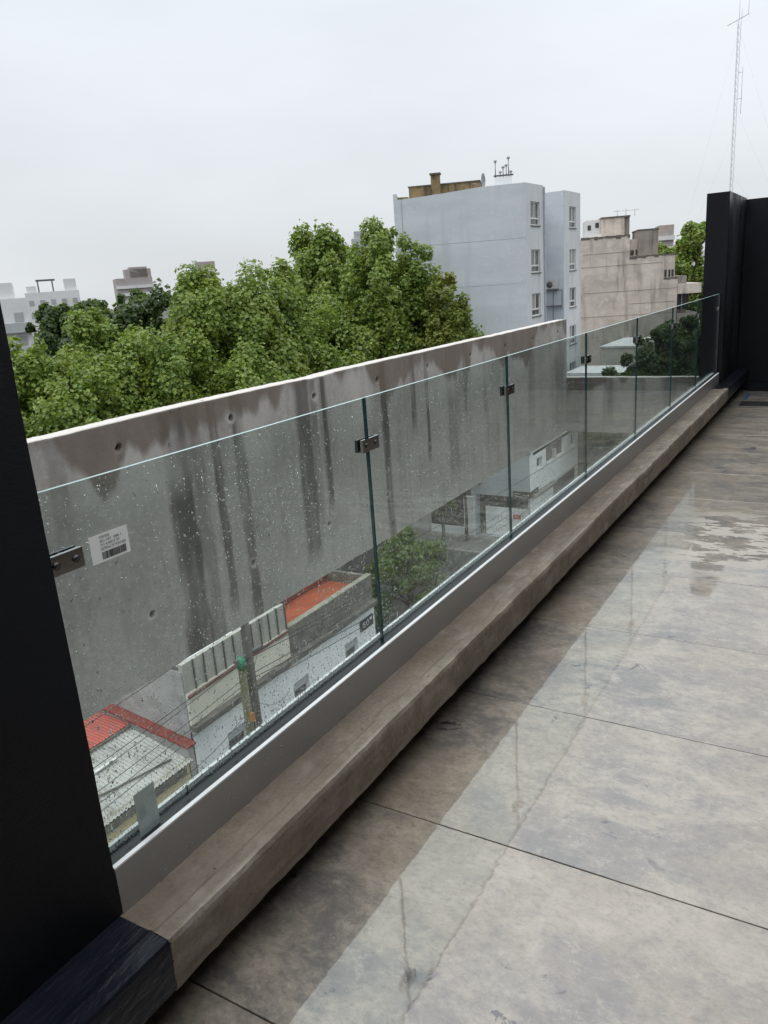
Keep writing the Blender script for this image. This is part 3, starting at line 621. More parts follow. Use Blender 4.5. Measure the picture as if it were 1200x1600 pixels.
# ------------------------------------------------------------------ hanging concrete beam and cross parapet
def conc_slab(name, org, u, w, L, z0, z1, thick, holes, streaks, seed, label, jag=0.006, step=0.0135, band=0.3):
    """front sheet as fine grid (tie holes pressed in, uneven top), plain back; org (x,y), u along, w = direction the front looks"""
    nu, nv = int(L / step) + 1, int((z1 - z0) / step) + 1
    U, Z = np.meshgrid(np.linspace(0, L, nu), np.linspace(z0, z1, nv), indexing='ij')
    D = 0.004 * (fbm(U * 2.2, Z * 2.2, seed) - 0.5) + 0.0015 * (fbm(U * 30, Z * 30, seed + 3) - 0.5)
    top = jag * (fbm(U * 2.4, U * 0, seed + 5) - 0.5) + jag * 0.45 * (vnoise(U * 14, U * 0, seed + 6) - 0.5) - 0.03 * np.clip(fbm(U * 1.6, U * 0 + 9, seed + 8) - 0.60, 0, 1)
    wt = np.clip((Z - (z1 - 0.05)) / 0.05, 0, 1); Zd = Z + top * wt
    bot = 0.010 * (vnoise(U * 9, U * 0 + 2, seed + 11) - 0.5); Zd = Zd + bot * np.clip(((z0 + 0.05) - Z) / 0.05, 0, 1)
    stain_shade = np.zeros_like(U); lime = np.zeros_like(U); brown = np.zeros_like(U)
    for hu, hz, r in holes:
        d = np.hypot(U - hu, Z - hz); D -= 0.045 * np.clip((r - d) / 0.006, 0, 1); stain_shade = np.maximum(stain_shade, 1.0 * (d < r * 1.05));  # hole interiors also coloured dark, standing for the shade in them
        lime = np.maximum(lime, 0.5 * np.exp(-((d - r * 1.6) / (0.012)) ** 2))
        D -= 0.004 * np.clip((r * 1.7 - d) / 0.006, 0, 1)
    for su, wd, zb, k in streaks:
        off = 0.025 * (fbm(Z * 3, Z * 0 + su, seed + 4) - 0.5); wdd = wd * (0.65 + 0.7 * fbm(Z * 4, Z * 0 + su * 2, seed + 14))
        s = np.clip((1.25 - np.abs(U - su - off) / (wdd * 0.5)) * 2.4, 0, 1) * np.clip((Z - zb) / 0.15, 0, 1)
        s = s * np.clip(0.15 + 1.5 * fbm(U * 30, Z * 2.2, seed + 2), 0, 1) * np.clip(0.45 + 1.0 * fbm(U * 3 + su, Z * 2.5, seed + 44), 0, 1); stain_shade = np.maximum(stain_shade, k * s)
    # damp brown band under the coping with pale efflorescence patches
    edge = band * np.clip(3.2 * (fbm(U * 1.7, U * 0 + 1, seed + 21) - 0.27), 0.15, 1.35) + 0.22 * (fbm(U * 9, U * 0 + 7, seed + 22) - 0.5)
    dpt = z1 - Z
    brown = np.clip((edge - dpt) / 0.06, 0, 1) * (0.75 + 0.4 * fbm(U * 9, Z * 3, seed + 23))
    lp = np.clip((fbm(U * 3.3, Z * 1.2, seed + 31) - 0.5) * 5, 0, 1) * np.clip((dpt - edge * 0.75) / 0.05, 0, 1) * np.clip((0.55 - dpt) / 0.2, 0, 1)
    lime = np.maximum(lime, 0.55 * lp)
    # formwork sheets: thin seams, each sheet a little different
    for q in np.arange(0.63, L, 1.22):
        sd = np.abs(U - q - 0.006 * (fbm(Z * 2, Z * 0 + q, seed + 61) - 0.5)); D = D - 0.003 * np.clip((0.010 - sd) / 0.006, 0, 1); stain_shade = np.maximum(stain_shade, 0.28 * np.clip((0.012 - sd) / 0.008, 0, 1))
    brown = np.maximum(brown, 0.22 * vnoise(np.floor((U - 0.63) / 1.22) * 1.7, U * 0 + 0.3, seed + 71) * fbm(U * 2, Z * 2, seed + 72))
    stain_shade = np.maximum(stain_shade, 0.30 * np.clip((fbm(U * 3.1, Z * 3.1, seed + 81) - 0.55) * 5, 0, 1) * fbm(U * 20, Z * 20, seed + 82))
    P = np.stack([org[0] + u[0] * U + w[0] * D, org[1] + u[1] * U + w[1] * D, Zd], -1)
    idx = np.arange(nu * nv).reshape(nu, nv)
    F = np.stack([idx[:-1, :-1].ravel(), idx[1:, :-1].ravel(), idx[1:, 1:].ravel(), idx[:-1, 1:].ravel()], 1)
    V = P.reshape(-1, 3); k = len(V)
    # coping sheet across the thickness, back and ends
    nb = 5; extra = []; fe = []
    tj = 0.0012 * (np.random.RandomState(seed).uniform(-1, 1, (nb, nu)))
    prev = idx[:, -1]
    for q in range(1, nb):
        b = thick * q / (nb - 1); zz = Zd[:, -1] + tj[q] + (0 if q < nb - 1 else -0.004)
        extra.append(np.stack([org[0] + u[0] * U[:, 0] - w[0] * b, org[1] + u[1] * U[:, 0] - w[1] * b, zz], -1))
        cur = k + (q - 1) * nu + np.arange(nu); fe.append(np.stack([prev[:-1], prev[1:], cur[1:], cur[:-1]], 1)); prev = cur
    kk = k + (nb - 1) * nu
    extra.append(np.stack([org[0] + u[0] * U[:, 0] - w[0] * thick, org[1] + u[1] * U[:, 0] - w[1] * thick, np.full(nu, z0)], -1))
    cur = kk + np.arange(nu); fe.append(np.stack([prev[:-1], prev[1:], cur[1:], cur[:-1]], 1))
    bot_i = idx[:, 0]; fe.append(np.stack([cur[:-1], cur[1:], bot_i[1:], bot_i[:-1]], 1))
    for c in (0, -1):
        fe.append(np.array([[idx[c, 0], idx[c, -1], prev[c], cur[c]]]))
    V = np.concatenate([V] + extra); F = np.concatenate([F] + fe)
    o = np_mesh(name, V, F, M['conc'], None, False)
    z = np.zeros(len(V)); a = z.copy(); a[:k] = stain_shade.ravel(); fattr(o, 'stain_shade', np.clip(a, 0, 1))
    a = z.copy(); a[:k] = lime.ravel(); a[k:kk] = 0.9; a[:k] = np.where((Z > z1 - 0.004).ravel(), 0.9, a[:k]); fattr(o, 'lime', np.clip(a, 0, 1))
    a = z.copy(); a[:k] = brown.ravel(); fattr(o, 'brown', np.clip(a, 0, 1))
    tag(o, label, 'beam'); return o
HY = [1.83, 2.69, 3.56, 4.43, 5.285, 6.14, 7.04, 7.94, 8.76, 9.66]
Y0b = 0.2
holes = [(y - Y0b, 0.945, 0.018) for y in HY] + [(y - Y0b + 0.04, 0.0, 0.016) for y in HY]
streaks = [(3.07, 0.20, -0.5, 0.95), (3.23, 0.10, -0.5, 0.6), (3.39, 0.07, -0.3, 0.85), (3.60, 0.09, -0.5, 0.85), (4.27, 0.15, -0.25, 0.8), (4.40, 0.06, -0.1, 0.5), (4.53, 0.06, 0.05, 0.95), (5.36, 0.10, -0.5, 0.95), (5.85, 0.09, 0.35, 0.8), (6.10, 0.06, 0.05, 0.95), (6.6, 0.20, -0.2, 0.55), (6.9, 0.08, 0.3, 0.6), (7.35, 0.08, 0.25, 0.5), (7.9, 0.10, 0.1, 0.4), (8.7, 0.2, -0.2, 0.35), (2.3, 0.1, 0.5, 0.4), (9.7, 0.3, -0.4, 0.5)]
conc_slab('concrete_beam', (-3.23, Y0b), (0, 1), (1, 0), 10.0 - Y0b, -0.365, 1.077, 0.155, holes, [(a - Y0b, b, c, d) for a, b, c, d in streaks], 2,
          'deep rain-stained concrete beam with tie holes hanging beyond the glass')
cstr = [(0.25, 0.2, -0.4, 0.5), (0.7, 0.12, -0.3, 0.55), (1.1, 0.1, -0.2, 0.5), (1.45, 0.14, -0.4, 0.5)]
conc_slab('concrete_parapet', (-3.39, 10.0), (1, 0), (0, -1), 1.81, -0.372, 0.337, 0.15, [], cstr, 15, 'lower concrete parapet crossing from the beam to the black column', band=0.24)
for nm in ('concrete_parapet',): bpy.data.objects[nm]['category'] = 'parapet'

# ------------------------------------------------------------------ windows
def window(parent, o, u, w, a0, a1, z0, z1, depth=0.14, kind='sash', mats=None, low=None, fw=0.06):
    """frame part with a pane sub-part, set back inside an opening of depth"""
    fm = mats or M['frame']; m = MB(); d0, d1 = -depth + 0.002, -depth + 0.06
    m.obox(o, u, w, a0, a1, d0, d1, z0, z0 + fw); m.obox(o, u, w, a0, a1, d0, d1, z1 - fw, z1)
    m.obox(o, u, w, a0, a0 + fw, d0, d1, z0 + fw, z1 - fw); m.obox(o, u, w, a1 - fw, a1, d0, d1, z0 + fw, z1 - fw)
    c = (a0 + a1) / 2
    if kind in ('sash', 'sashlow'): m.obox(o, u, w, c - fw * 0.5, c + fw * 0.5, d0, d1 + 0.01, (z0 + fw) if low is None else low, z1 - fw)
    if low is not None: m.obox(o, u, w, a0 + fw, a1 - fw, d0, d1 + 0.012, low - fw * 0.7, low + fw * 0.7)
    f = m.build('window', fm, parent)
    MB().obox(o, u, w, a0 + 0.01, a1 - 0.01, d0 - 0.03, d0 + 0.012, z0 + 0.01, z1 - 0.01).build('pane', M['winglass'], f)
    return f
def curtain(f, o, u, w, a0, a1, z0, z1, depth=0.14):
    MB().obox(o, u, w, a0, a1, -depth + 0.016, -depth + 0.020, z0, z1).build('curtain', M['curtain'], f)
def sill(f, o, u, w, a0, a1, z, mat=None):
    MB().obox(o, u, w, a0 - 0.06, a1 + 0.06, -0.05, 0.07, z - 0.07, z - 0.001).build('sill', mat or M['mildew'], f)
def unit(a, b):
    v = np.array(b, float) - np.array(a, float); v /= np.hypot(*v); return (float(v[0]), float(v[1]))

# ------------------------------------------------------------------ street side, left to right
# low house with the metal roof
hA = thing('low_house', 'low pale yellow house with corrugated grey and red sheet roof, bottom left', 'house', (-18, 11, G))
w = MB(); w.facade((-16.0, 4.0), (0, 1), (1, 0), 9.95, G, -11.30, [(6.2, 9.1, -13.0, -12.2)], 0.2)
w.box(-21.5, -16.22, 4.0, 13.95, G, -11.6); w.build('wall', M['yellow'], hA)
b = MB(); b.obox((-16.0, 4.0), (0, 1), (1, 0), 6.2, 9.1, -0.19, -0.15, -13.0, -12.2); b.build('shutter', M['greypost'], hA)
b = MB(); b.box(-16.02, -15.86, 4.0, 13.72, -11.66, -11.42); b.build('gutter', M['mildew'], hA)
b = MB(); b.box(-15.998, -15.93, 4.0, 13.7, -12.2, -12.12); b.build('string_course', M['mildew'], hA)
def corrugated(x_hi, z_hi, x_lo, z_lo, y0, y1, pitch=0.13, amp=0.018):
    n = int((y1 - y0) / pitch * 4); ys = np.linspace(y0, y1, n); zo = amp * np.sin(2 * PI * ys / pitch)
    V = np.concatenate([np.stack([np.full(n, x_hi), ys, z_hi + zo], 1), np.stack([np.full(n, x_lo), ys, z_lo + zo], 1)])
    i = np.arange(n - 1); F = np.stack([i, i + 1, n + i + 1, n + i], 1); return V, F
V, F = corrugated(-18.35, -10.86, -15.85, -11.36, 4.0, 14.0, 0.125, 0.022); o = np_mesh('roof', V, F, M['zinc'], hA); o['label'] = 'grey corrugated sheet roof over the street front'
V, F = corrugated(-20.6, -10.62, -18.35, -10.75, 4.0, 13.95, 0.115, 0.014); o = np_mesh('roof', V, F, M['redroof'], hA); o['label'] = 'red sheet roof behind the grey one'
MB().box(-18.47, -18.30, 4.0, 13.9, -10.86, -10.78).build('flashing', M['mildew'], hA)
m = MB(); m.tube([(-17.6, 8.0, -11.0), (-16.6, 12.0, -11.16), (-16.3, 13.6, -11.22)], 0.03, 6); m.build('conduit', M['mildew'], hA)
tag(MB().box(-17.55, -17.47, 11.9, 12.65, -10.995, -10.93).build('plank', M['frame']), 'short white batten lying on the grey corrugated roof', 'plank')
pw = thing('party_wall', 'low boundary wall with a sloping red painted cap beside the metal roof', 'wall', (-17.5, 14.1, G))
m = MB(); m.add([(x, y, z) for y in (13.98, 14.2) for x, z in ((-21.5, G), (-15.98, G), (-15.98, -10.98), (-19.2, -10.55), (-21.5, -10.6))], [(0, 1, 2, 3, 4), (9, 8, 7, 6, 5), (1, 6, 7, 2), (2, 7, 8, 3), (3, 8, 9, 4)]); m.build('wall', M['rawcem'], pw)
m = MB(); m.add([(x, y, z + dz) for dz in (0.004, 0.07) for y in (13.90, 14.26) for x, z in ((-15.9, -10.99), (-19.2, -10.55), (-21.5, -10.6))],
                [(0, 1, 4, 3), (1, 2, 5, 4), (6, 9, 10, 7), (7, 10, 11, 8), (0, 6, 7, 1), (1, 7, 8, 2), (3, 4, 10, 9), (4, 5, 11, 10), (0, 3, 9, 6)]); m.build('cap', M['redcap'], pw)
# white house with cream parapet
hB = thing('white_house', 'white house with grey posts on its cream parapet and a red roof deck', 'house', (-18, 19, G))
holesB = [(a, a + 0.9, -13.1, -11.5) for a in (1.40, 4.84, 8.12)]
w = MB(); w.facade((-16.0, 14.262), (0, 1), (1, 0), 10.36, G, -10.62, holesB, 0.16); w.box(-22.0, -16.2, 14.30, 24.6, G, -10.66)
w.quad((-16.0, 24.622, G), (-16.2, 24.6, G), (-16.2, 24.6, -10.62), (-16.0, 24.622, -10.62)); w.build('wall', M['white'], hB)
for a0, a1, z0, z1 in holesB:
    f = window(hB, (-16.0, 14.262), (0, 1), (1, 0), a0, a1, z0, z1, 0.16, 'plain'); sill(f, (-16.0, 14.262), (0, 1), (1, 0), a0, a1, z0)
    MB().obox((-16.0, 14.262), (0, 1), (1, 0), a0 + 0.02, a1 - 0.02, -0.12, -0.08, z1 - 0.34, z1 - 0.02).build('shutter_box', M['greyfar'], f)
MB().box(-16.3, -15.78, 14.27, 24.66, -10.62, -10.44).build('ledge', M['mildew'], hB)
MB().box(-16.21, -16.01, 14.30, 19.14, -10.438, -9.42).build('parapet', M['cream'], hB)
o = MB().box(-16.21, -16.01, 19.142, 24.6, -10.438, -9.42).build('parapet', M['mildew'], hB); o['label'] = 'bare mildewed half of the parapet'
MB().box(-16.23, -15.99, 19.15, 24.62, -9.418, -9.36).build('coping', M['mosscap'], hB)
MB().tube([(-15.96, 14.3, -9.50), (-15.96, 19.1, -9.46)], 0.045, 8).build('pipe', M['redpipe'], hB)
MB().box(-16.22, -16.06, 14.30, 19.12, -9.416, -8.48).build('upper_parapet', M['creamd'], hB)
for i in range(11):
    MB().box(-16.06, -16.01, 14.72 + i * 0.44 - 0.016, 14.72 + i * 0.44 + 0.016, -9.415, -8.46).build('post', M['greypost'], hB)
MB().box(-22.0, -16.212, 14.4, 19.1, -8.62, -8.47).build('roof', M['white'], hB)
MB().box(-22.0, -16.222, 19.10, 19.2, -10.4, -8.50).build('end_wall', M['mildew'], hB)
MB().box(-18.05, -16.212, 19.21, 24.4, -10.42, -9.83).build('roof_deck', M['redfloor'], hB)
m = MB(); m.box(-18.25, -18.07, 19.21, 24.6, -10.42, -9.1); m.build('back_wall', M['redcap'], hB)
MB().box(-18.05, -16.22, 24.42, 24.60, -10.42, -9.40).build('back_wall', M['mildew'], hB)
MB().box(-21.9, -16.1, 14.268, 14.298, G, -8.7).build('side_wall', M['rawcem'], hB)
sB = thing('shop_sign', 'small black sign with white figures fixed near the white house corner', 'sign', (-15.9, 24.0, -11.1))
MB().box(-15.99, -15.93, 23.50, 24.42, -11.42, -10.98).build('panel', M['signblack'], sB)
tx = MB(); put_text(tx, '50', 0.34, 0.46, lambda u, v: (-15.926, 23.62 + u, -11.31 + v)); tx.box(-15.929, -15.925, 24.15, 24.32, -11.15, -11.05); tx.build('lettering', M['signwhite'], sB)
# corner building over the road
hC = thing('corner_building', 'low white corner building with a flat grey roof and garage', 'building', (-18, 46, G))
hc = [(1.15, 2.2, -9.60, -8.93), (2.85, 6.4, -9.62, -8.50), (7.8, 8.7, -9.60, -8.75), (4.15, 9.1, -13.6, -11.12)]
w = MB(); w.facade((-16.0, 42.56), (0, 1), (1, 0), 9.27, G, -8.40, hc, 0.25); w.build('wall', M['white'], hC)
hf = [(0.35, 3.72, G, -11.05)]
w = MB(); w.facade((-19.85, 42.56), (1, 0), (0, -1), 3.85, G, -8.40, hf, 0.5); w.build('wall', M['greyfar'], hC)  # side of the white building, greyed in colour for its shade
MB().box(-19.85, -16.0, 43.2, 51.4, -8.6, -8.41).build('roof', M['roofgrey'], hC)
m = MB(); m.box(-19.2, -16.3, 42.6, 42.9, -8.6, -8.41); m.box(-19.8, -16.35, 43.6, 43.8, G, -8.7); m.build('inner_wall', M['greyfar'], hC)
MB().box(-19.87, -15.96, 42.5, 42.6, -8.40, -8.30).build('coping', M['kerb'], hC); MB().box(-16.05, -15.95, 42.6, 51.83, -8.40, -8.30).build('coping', M['frame'], hC)
for k, (a0, a1, z0, z1) in enumerate(hc[:3]):
    if k == 1: MB().obox((-16, 42.56), (0, 1), (1, 0), a0, a1, -0.24, -0.2, z0, z1).build('screen', M['beiged'], hC); MB().obox((-16, 42.56), (0, 1), (1, 0), 4.55, 4.72, -0.19, 0.02, z0, -9.0).build('post', M['frame'], hC)
    else: window(hC, (-16, 42.56), (0, 1), (1, 0), a0, a1, z0, z1, 0.25)
m = MB()
for i in range(8): m.obox((-16, 42.56), (0, 1), (1, 0), 4.16, 9.09, -0.23, -0.19 + 0.02 * (i % 2), -13.55 + i * 0.3, -13.27 + i * 0.3)
m.build('garage_shutter', M['greypost'], hC)
MB().obox((-19.85, 42.56), (1, 0), (0, -1), 0.75, 3.71, -0.49, -0.45, G, -11.9).build('garage_door', M['white'], hC); MB().obox((-19.85, 42.56), (1, 0), (0, -1), 0.36, 3.71, -0.499, -0.495, G, -11.06).build('recess', M['dark'], hC)
MB().box(-15.998, -15.7, 42.7, 46.6, -11.10, -10.95).build('canopy', M['kerb'], hC)
sC = thing('corner_sign', 'long black sign with white marks wrapping the white corner above the garage', 'sign', (-16, 42.5, -10.8))
MB().box(-17.05, -15.90, 42.42, 42.48, -11.06, -10.66).build('panel', M['signblack'], sC); MB().box(-15.96, -15.90, 42.482, 43.76, -11.06, -10.66).build('panel', M['signblack'], sC)
tx = MB()
for k, (a0, a1, z) in enumerate(((-17.0, -16.55, -10.79), (-17.0, -16.75, -10.90), (-16.9, -16.5, -10.98), (-16.42, -16.2, -10.86))): tx.box(a0, a1, 42.412, 42.419, z - 0.012, z + 0.012)
tx.add([(-16.15, 42.415, -10.86), (-16.02, 42.415, -10.78), (-16.02, 42.415, -10.94)], [(0, 1, 2)])
tx.build('mark_row', M['signwhite'], sC); tx = MB(); tx.box(-15.897, -15.89, 42.7, 43.0, -10.88, -10.855); tx.box(-15.897, -15.89, 43.1, 43.5, -10.80, -10.775)
tx.build('mark_row', M['signwhite'], sC)
sR = thing('red_plate', 'small red sign plate on the shaded garage front', 'sign', (-16.85, 42.4, -12.3))
MB().box(-17.08, -16.60, 42.50, 42.55, -12.42, -12.14).build('panel', M['signred'], sR); MB().box(-16.95, -16.72, 42.492, 42.499, -12.30, -12.25).build('marks', M['signwhite'], sR)
gw = thing('garden_wall', 'long plain wall along the side street behind the thin trees', 'wall', (-31, 42.6, G))
MB().box(-44, -22.65, 42.45, 42.75, G, -10.6).build('wall', M['rawcem'], gw); MB().box(-44, -22.6, 42.4, 42.8, -10.598, -10.5).build('coping', M['kerb'], gw)
# white pillar frame left of the garage
gp = thing('gate_frame', 'pale concrete gate frame with a dark gap beside the garage', 'gate', (-20.3, 42.4, G))
m = MB(); m.box(-20.25, -19.6, 42.3, 42.55, G, -11.2); m.box(-22.6, -20.252, 42.3, 42.55, G, -13.2); m.build('frame', M['whitefar'], gp)
MB().box(-22.6, -20.252, 42.40, 42.50, -13.198, -11.0).build('mesh_panel', M['dark'], gp)

# ------------------------------------------------------------------ pale blue apartment block
bB = thing('apartment_block', 'tall pale blue apartment block with a blank side wall', 'building', (-22, 54, G))
A_, L_, R_ = (-19.37, 51.68), (-27.44, 48.53), (-19.27, 54.77); D_, E_, G_ = (-20.86, 59.57), (-19.39, 59.47), (-19.37, 63.45)
ZR = 7.4
ug = unit(A_, L_); ng = (ug[1], -ug[0])
if ng[1] > 0: ng = (-ng[0], -ng[1])
LG = math.hypot(L_[0] - A_[0], L_[1] - A_[1])
w = MB(); w.facade(A_, ug, ng, LG, G, 7.0, [(6.4, 7.8, 2.2, 3.23)], 0.2)
gt = [(0.0, 7.001), (LG, 7.001), (LG, 7.4), (8.42, 7.4), (8.40, 7.04), (7.6, 7.06), (5.2, 7.2), (2.9, 7.37), (0.0, 7.4)]; GP = lambda a, b, z: (A_[0] + ug[0] * a + ng[0] * b, A_[1] + ug[1] * a + ng[1] * b, z)
w.add([GP(a, 0.0, z) for a, z in gt] + [GP(a, -0.2, z) for a, z in gt], [tuple(range(9)), tuple(range(17, 8, -1))] + [(i, 9 + i, 9 + (i + 1) % 9, (i + 1) % 9) for i in range(9)])
back = [(A_[0] - ng[0] * 0.25, A_[1] - ng[1] * 0.25), (L_[0] - ng[0] * 0.25 + 0.2, L_[1] - ng[1] * 0.25), (L_[0] - 4, L_[1] + 12), (-24, 63), (-21.2, 57.5), (-19.6, 54.77)]
w.prism([(back[0][0] - 0.3, back[0][1])] + back[1:], G, 7.02); w.prism([L_, (L_[0] - ng[0] * 0.25, L_[1] - ng[1] * 0.25), (L_[0] - 4, L_[1] + 12), (L_[0] - 4.25, L_[1] + 12)], G, ZR)
w.build('side_wall', M['bluewall'], bB)
m = MB(); m.obox(A_, ug, ng, 6.42, 7.78, -0.18, -0.12, 2.21, 3.22)
for i in range(9): m.obox(A_, ug, ng, 6.44, 7.76, -0.12, -0.09, 2.24 + i * 0.108, 2.325 + i * 0.108)
m.build('roller_shutter', M['shutter'], bB)
for z in (4.03, 1.18):
    MB().obox(A_, ug, ng, 0.0, 7.6, 0.0, 0.008, z - 0.012, z + 0.012).build('joint_line', M['crack'], bB)
MB().obox(A_, ug, ng, 8.11, 8.16, 0.0, 0.02, -8, 7.05).build('joint_line', M['crack'], bB)
ur = unit(A_, R_); nr = (ur[1], -ur[0]); LR = math.hypot(R_[0] - A_[0], R_[1] - A_[1])
if nr[0] < 0: nr = (-nr[0], -nr[1])
wz = [(4.81, 6.30), (1.79, 3.28), (-1.08, 0.42), (-4.0, -2.5), (-6.9, -5.4)]
hr = [(0.80, 2.38, a, b) for a, b in wz]
w = MB(); w.facade(A_, ur, nr, LR, G, ZR, hr, 0.15); w.obox(A_, ur, nr, 0.02, LR, -0.2, -0.153, 6.5, ZR); w.build('front_wall', M['bluewhite'], bB)
for a0, a1, z0, z1 in hr: f = window(bB, A_, ur, nr, a0, a1, z0, z1, 0.15, 'sash', low=z0 + 0.45, fw=0.07); sill(f, A_, ur, nr, a0, a1, z0); k_ = int(abs(z0) * 7) % 3; curtain(f, A_, ur, nr, a0 + (0.08 if k_ else 0.5), a0 + (0.7, 1.0, 1.5)[k_], z0 + (0.08 if k_ == 2 else 0.5), z1 - 0.08, 0.15)
MB().obox(A_, ur, nr, LR - 0.04, LR + 0.06, 0.01, 0.11, -10, ZR - 0.1).build('downpipe', M['crack'], bB)
ue = unit(D_, E_); ne = (ue[1], -ue[0])
if ne[1] > 0: ne = (-ne[0], -ne[1])
w = MB(); w.obox((D_[0] - 2.5, D_[1] + 0.15), ue, ne, 0, 2.5 + math.hypot(E_[0] - D_[0], E_[1] - D_[1]), -0.2, 0, G, ZR - 0.03); w.build('court_wall', M['bluewall'], bB)
uf = unit(E_, G_); nf = (uf[1], -uf[0]); LF = math.hypot(G_[0] - E_[0], G_[1] - E_[1])
if nf[0] < 0: nf = (-nf[0], -nf[1])
hf = [(1.30, 2.87, a, b) for a, b in ((4.84, 6.36), (1.78, 3.31), (-0.96, 0.49), (-3.8, -2.36), (-6.7, -5.2))]
w = MB(); w.facade(E_, uf, nf, LF, G, ZR, hf, 0.15); w.prism([(E_[0] - 0.22, E_[1] + 0.2), (G_[0] - 0.22, G_[1]), (G_[0] - 9, G_[1] + 2), (-24.5, 60)], G, ZR - 0.02); w.build('rear_front_wall', M['bluewhite'], bB)
for a0, a1, z0, z1 in hf: f = window(bB, E_, uf, nf, a0, a1, z0, z1, 0.15, 'sash', low=z0 + 0.45, fw=0.07); sill(f, E_, uf, nf, a0, a1, z0); k_ = int(abs(z0) * 5) % 3; curtain(f, E_, uf, nf, a0 + (0.08 if k_ else 0.8), a0 + (1.4, 0.7, 1.5)[k_], z0 + (0.08 if k_ == 1 else 0.5), z1 - 0.08, 0.15)
# rooftop rooms
m = MB(); m.obox(A_, ug, ng, 2.95, 7.7, -4.5, -0.9, 7.02, 7.82); m.build('roof_room', M['ochre'], bB); MB().obox(A_, ug, ng, 2.9, 7.75, -4.55, -0.85, 7.822, 7.90).build('roof_coping', M['capdark'], bB)
m = MB(); m.obox(A_, ug, ng, 5.55, 6.13, -0.85, -0.3, 7.02, 8.42); ch = m.build('chimney', M['ochre'], bB); MB().obox(A_, ug, ng, 5.48, 6.2, -0.92, -0.23, 8.422, 8.52).build('cap', M['capdark'], ch)
MB().obox(A_, ug, ng, 7.72, LG - 0.05, -0.9, -0.22, 7.02, 7.2).build('roof_coping', M['ochre'], bB)
MB().obox(A_, ug, ng, 0.85, 1.98, -2.6, -1.4, 7.02, 8.0).build('tank_room', M['white'], bB)
def P_(o, u, w, a, b, z): return (o[0] + u[0] * a + w[0] * b, o[1] + u[1] * a + w[1] * b, z)
for i, (a, b, h) in enumerate(((1.92, -1.5, 0.95), (1.62, -2.2, 0.35), (1.42, -1.5, 0.55), (1.22, -2.3, 0.75), (1.06, -1.5, 1.1), (0.92, -2.0, 0.3))):
    p0 = P_(A_, ug, ng, a, b, 8.0); p1 = (p0[0], p0[1], 8.0 + h); m = MB(); m.tube([p0, p1], 0.035, 6); m.tube([p1, (p1[0], p1[1], p1[2] + 0.12)], 0.11, 8)
    tag(m.build('roof_vent', M['galv']), 'thin grey vent pipe with cap standing on the white rooftop tank room', 'vent', 'vent pipes on the rooftop tank room')
m = MB(); m.obox(A_, ug, ng, 0.75, 2.05, -1.45, -1.38, 8.05, 8.15); m.build('tank_rail', M['greypost'], bB)
p = P_(A_, ug, ng, 2.78, -0.6, 7.05)
ds = thing('satellite_dish', 'small grey satellite dish on a bent arm at the blue block roof edge', 'dish', p)
MB().tube([p, (p[0], p[1], p[2] + 0.45)], 0.03, 6).build('post', M['galv'], ds)
V = []; F = []
for r, dd in ((0.0, 0.0), (0.25, 0.03), (0.45, 0.11)):
    for k in range(12):
        a = 2 * PI * k / 12; V.append((p[0] + dd * 1.0 + 0.02, p[1] + r * math.cos(a) * 0.8 - dd, p[2] + 0.75 + r * math.sin(a)))
for q in range(2):
    for k in range(12): F.append((q * 12 + k, q * 12 + (k + 1) % 12, (q + 1) * 12 + (k + 1) % 12, (q + 1) * 12 + k))
MB().add(V, F).build('reflector', M['galv'], ds); MB().tube([(p[0], p[1], p[2] + 0.5), (p[0] - 0.55, p[1] - 0.3, p[2] + 0.62)], 0.02, 5).build('feed_arm', M['galv'], ds)
ac = thing('air_conditioner', 'white outdoor air conditioner unit on the recessed court wall', 'air conditioner', P_(D_, ue, ne, 0.6, 0.2, 0.53))
MB().obox(D_, ue, ne, 0.2, 1.02, 0.05, 0.4, 0.53, 1.14).build('casing', M['acwhite'], ac)
c = P_(D_, ue, ne, 0.5, 0.405, 0.84); MB().tube([c, (c[0] + ne[0] * 0.02, c[1] + ne[1] * 0.02, c[2])], 0.24, 16).build('fan_grille', M['greypost'], ac)
MB().obox(D_, ue, ne, 0.15, 1.07, 0.0, 0.4, 0.48, 0.528).build('bracket', M['mildew'], ac)
m = MB(); m.obox(D_, ue, ne, -0.1, 1.45, 0.25, 0.3, 0.36, 0.42); m.obox(D_, ue, ne, -0.1, 1.45, 0.25, 0.3, -0.78, -0.7); m.obox(D_, ue, ne, 1.4, 1.45, 0.25, 0.3, -0.7, 0.36); m.obox(D_, ue, ne, 0.7, 0.74, 0.25, 0.3, -1.9, 0.36)
m.build('washing_frame', M['greypost'], bB)
m = MB(); m.obox(D_, ue, ne, -0.1, 1.45, 0.0, 0.25, -0.85, -0.75); m.build('court_ledge', M['crack'], bB)

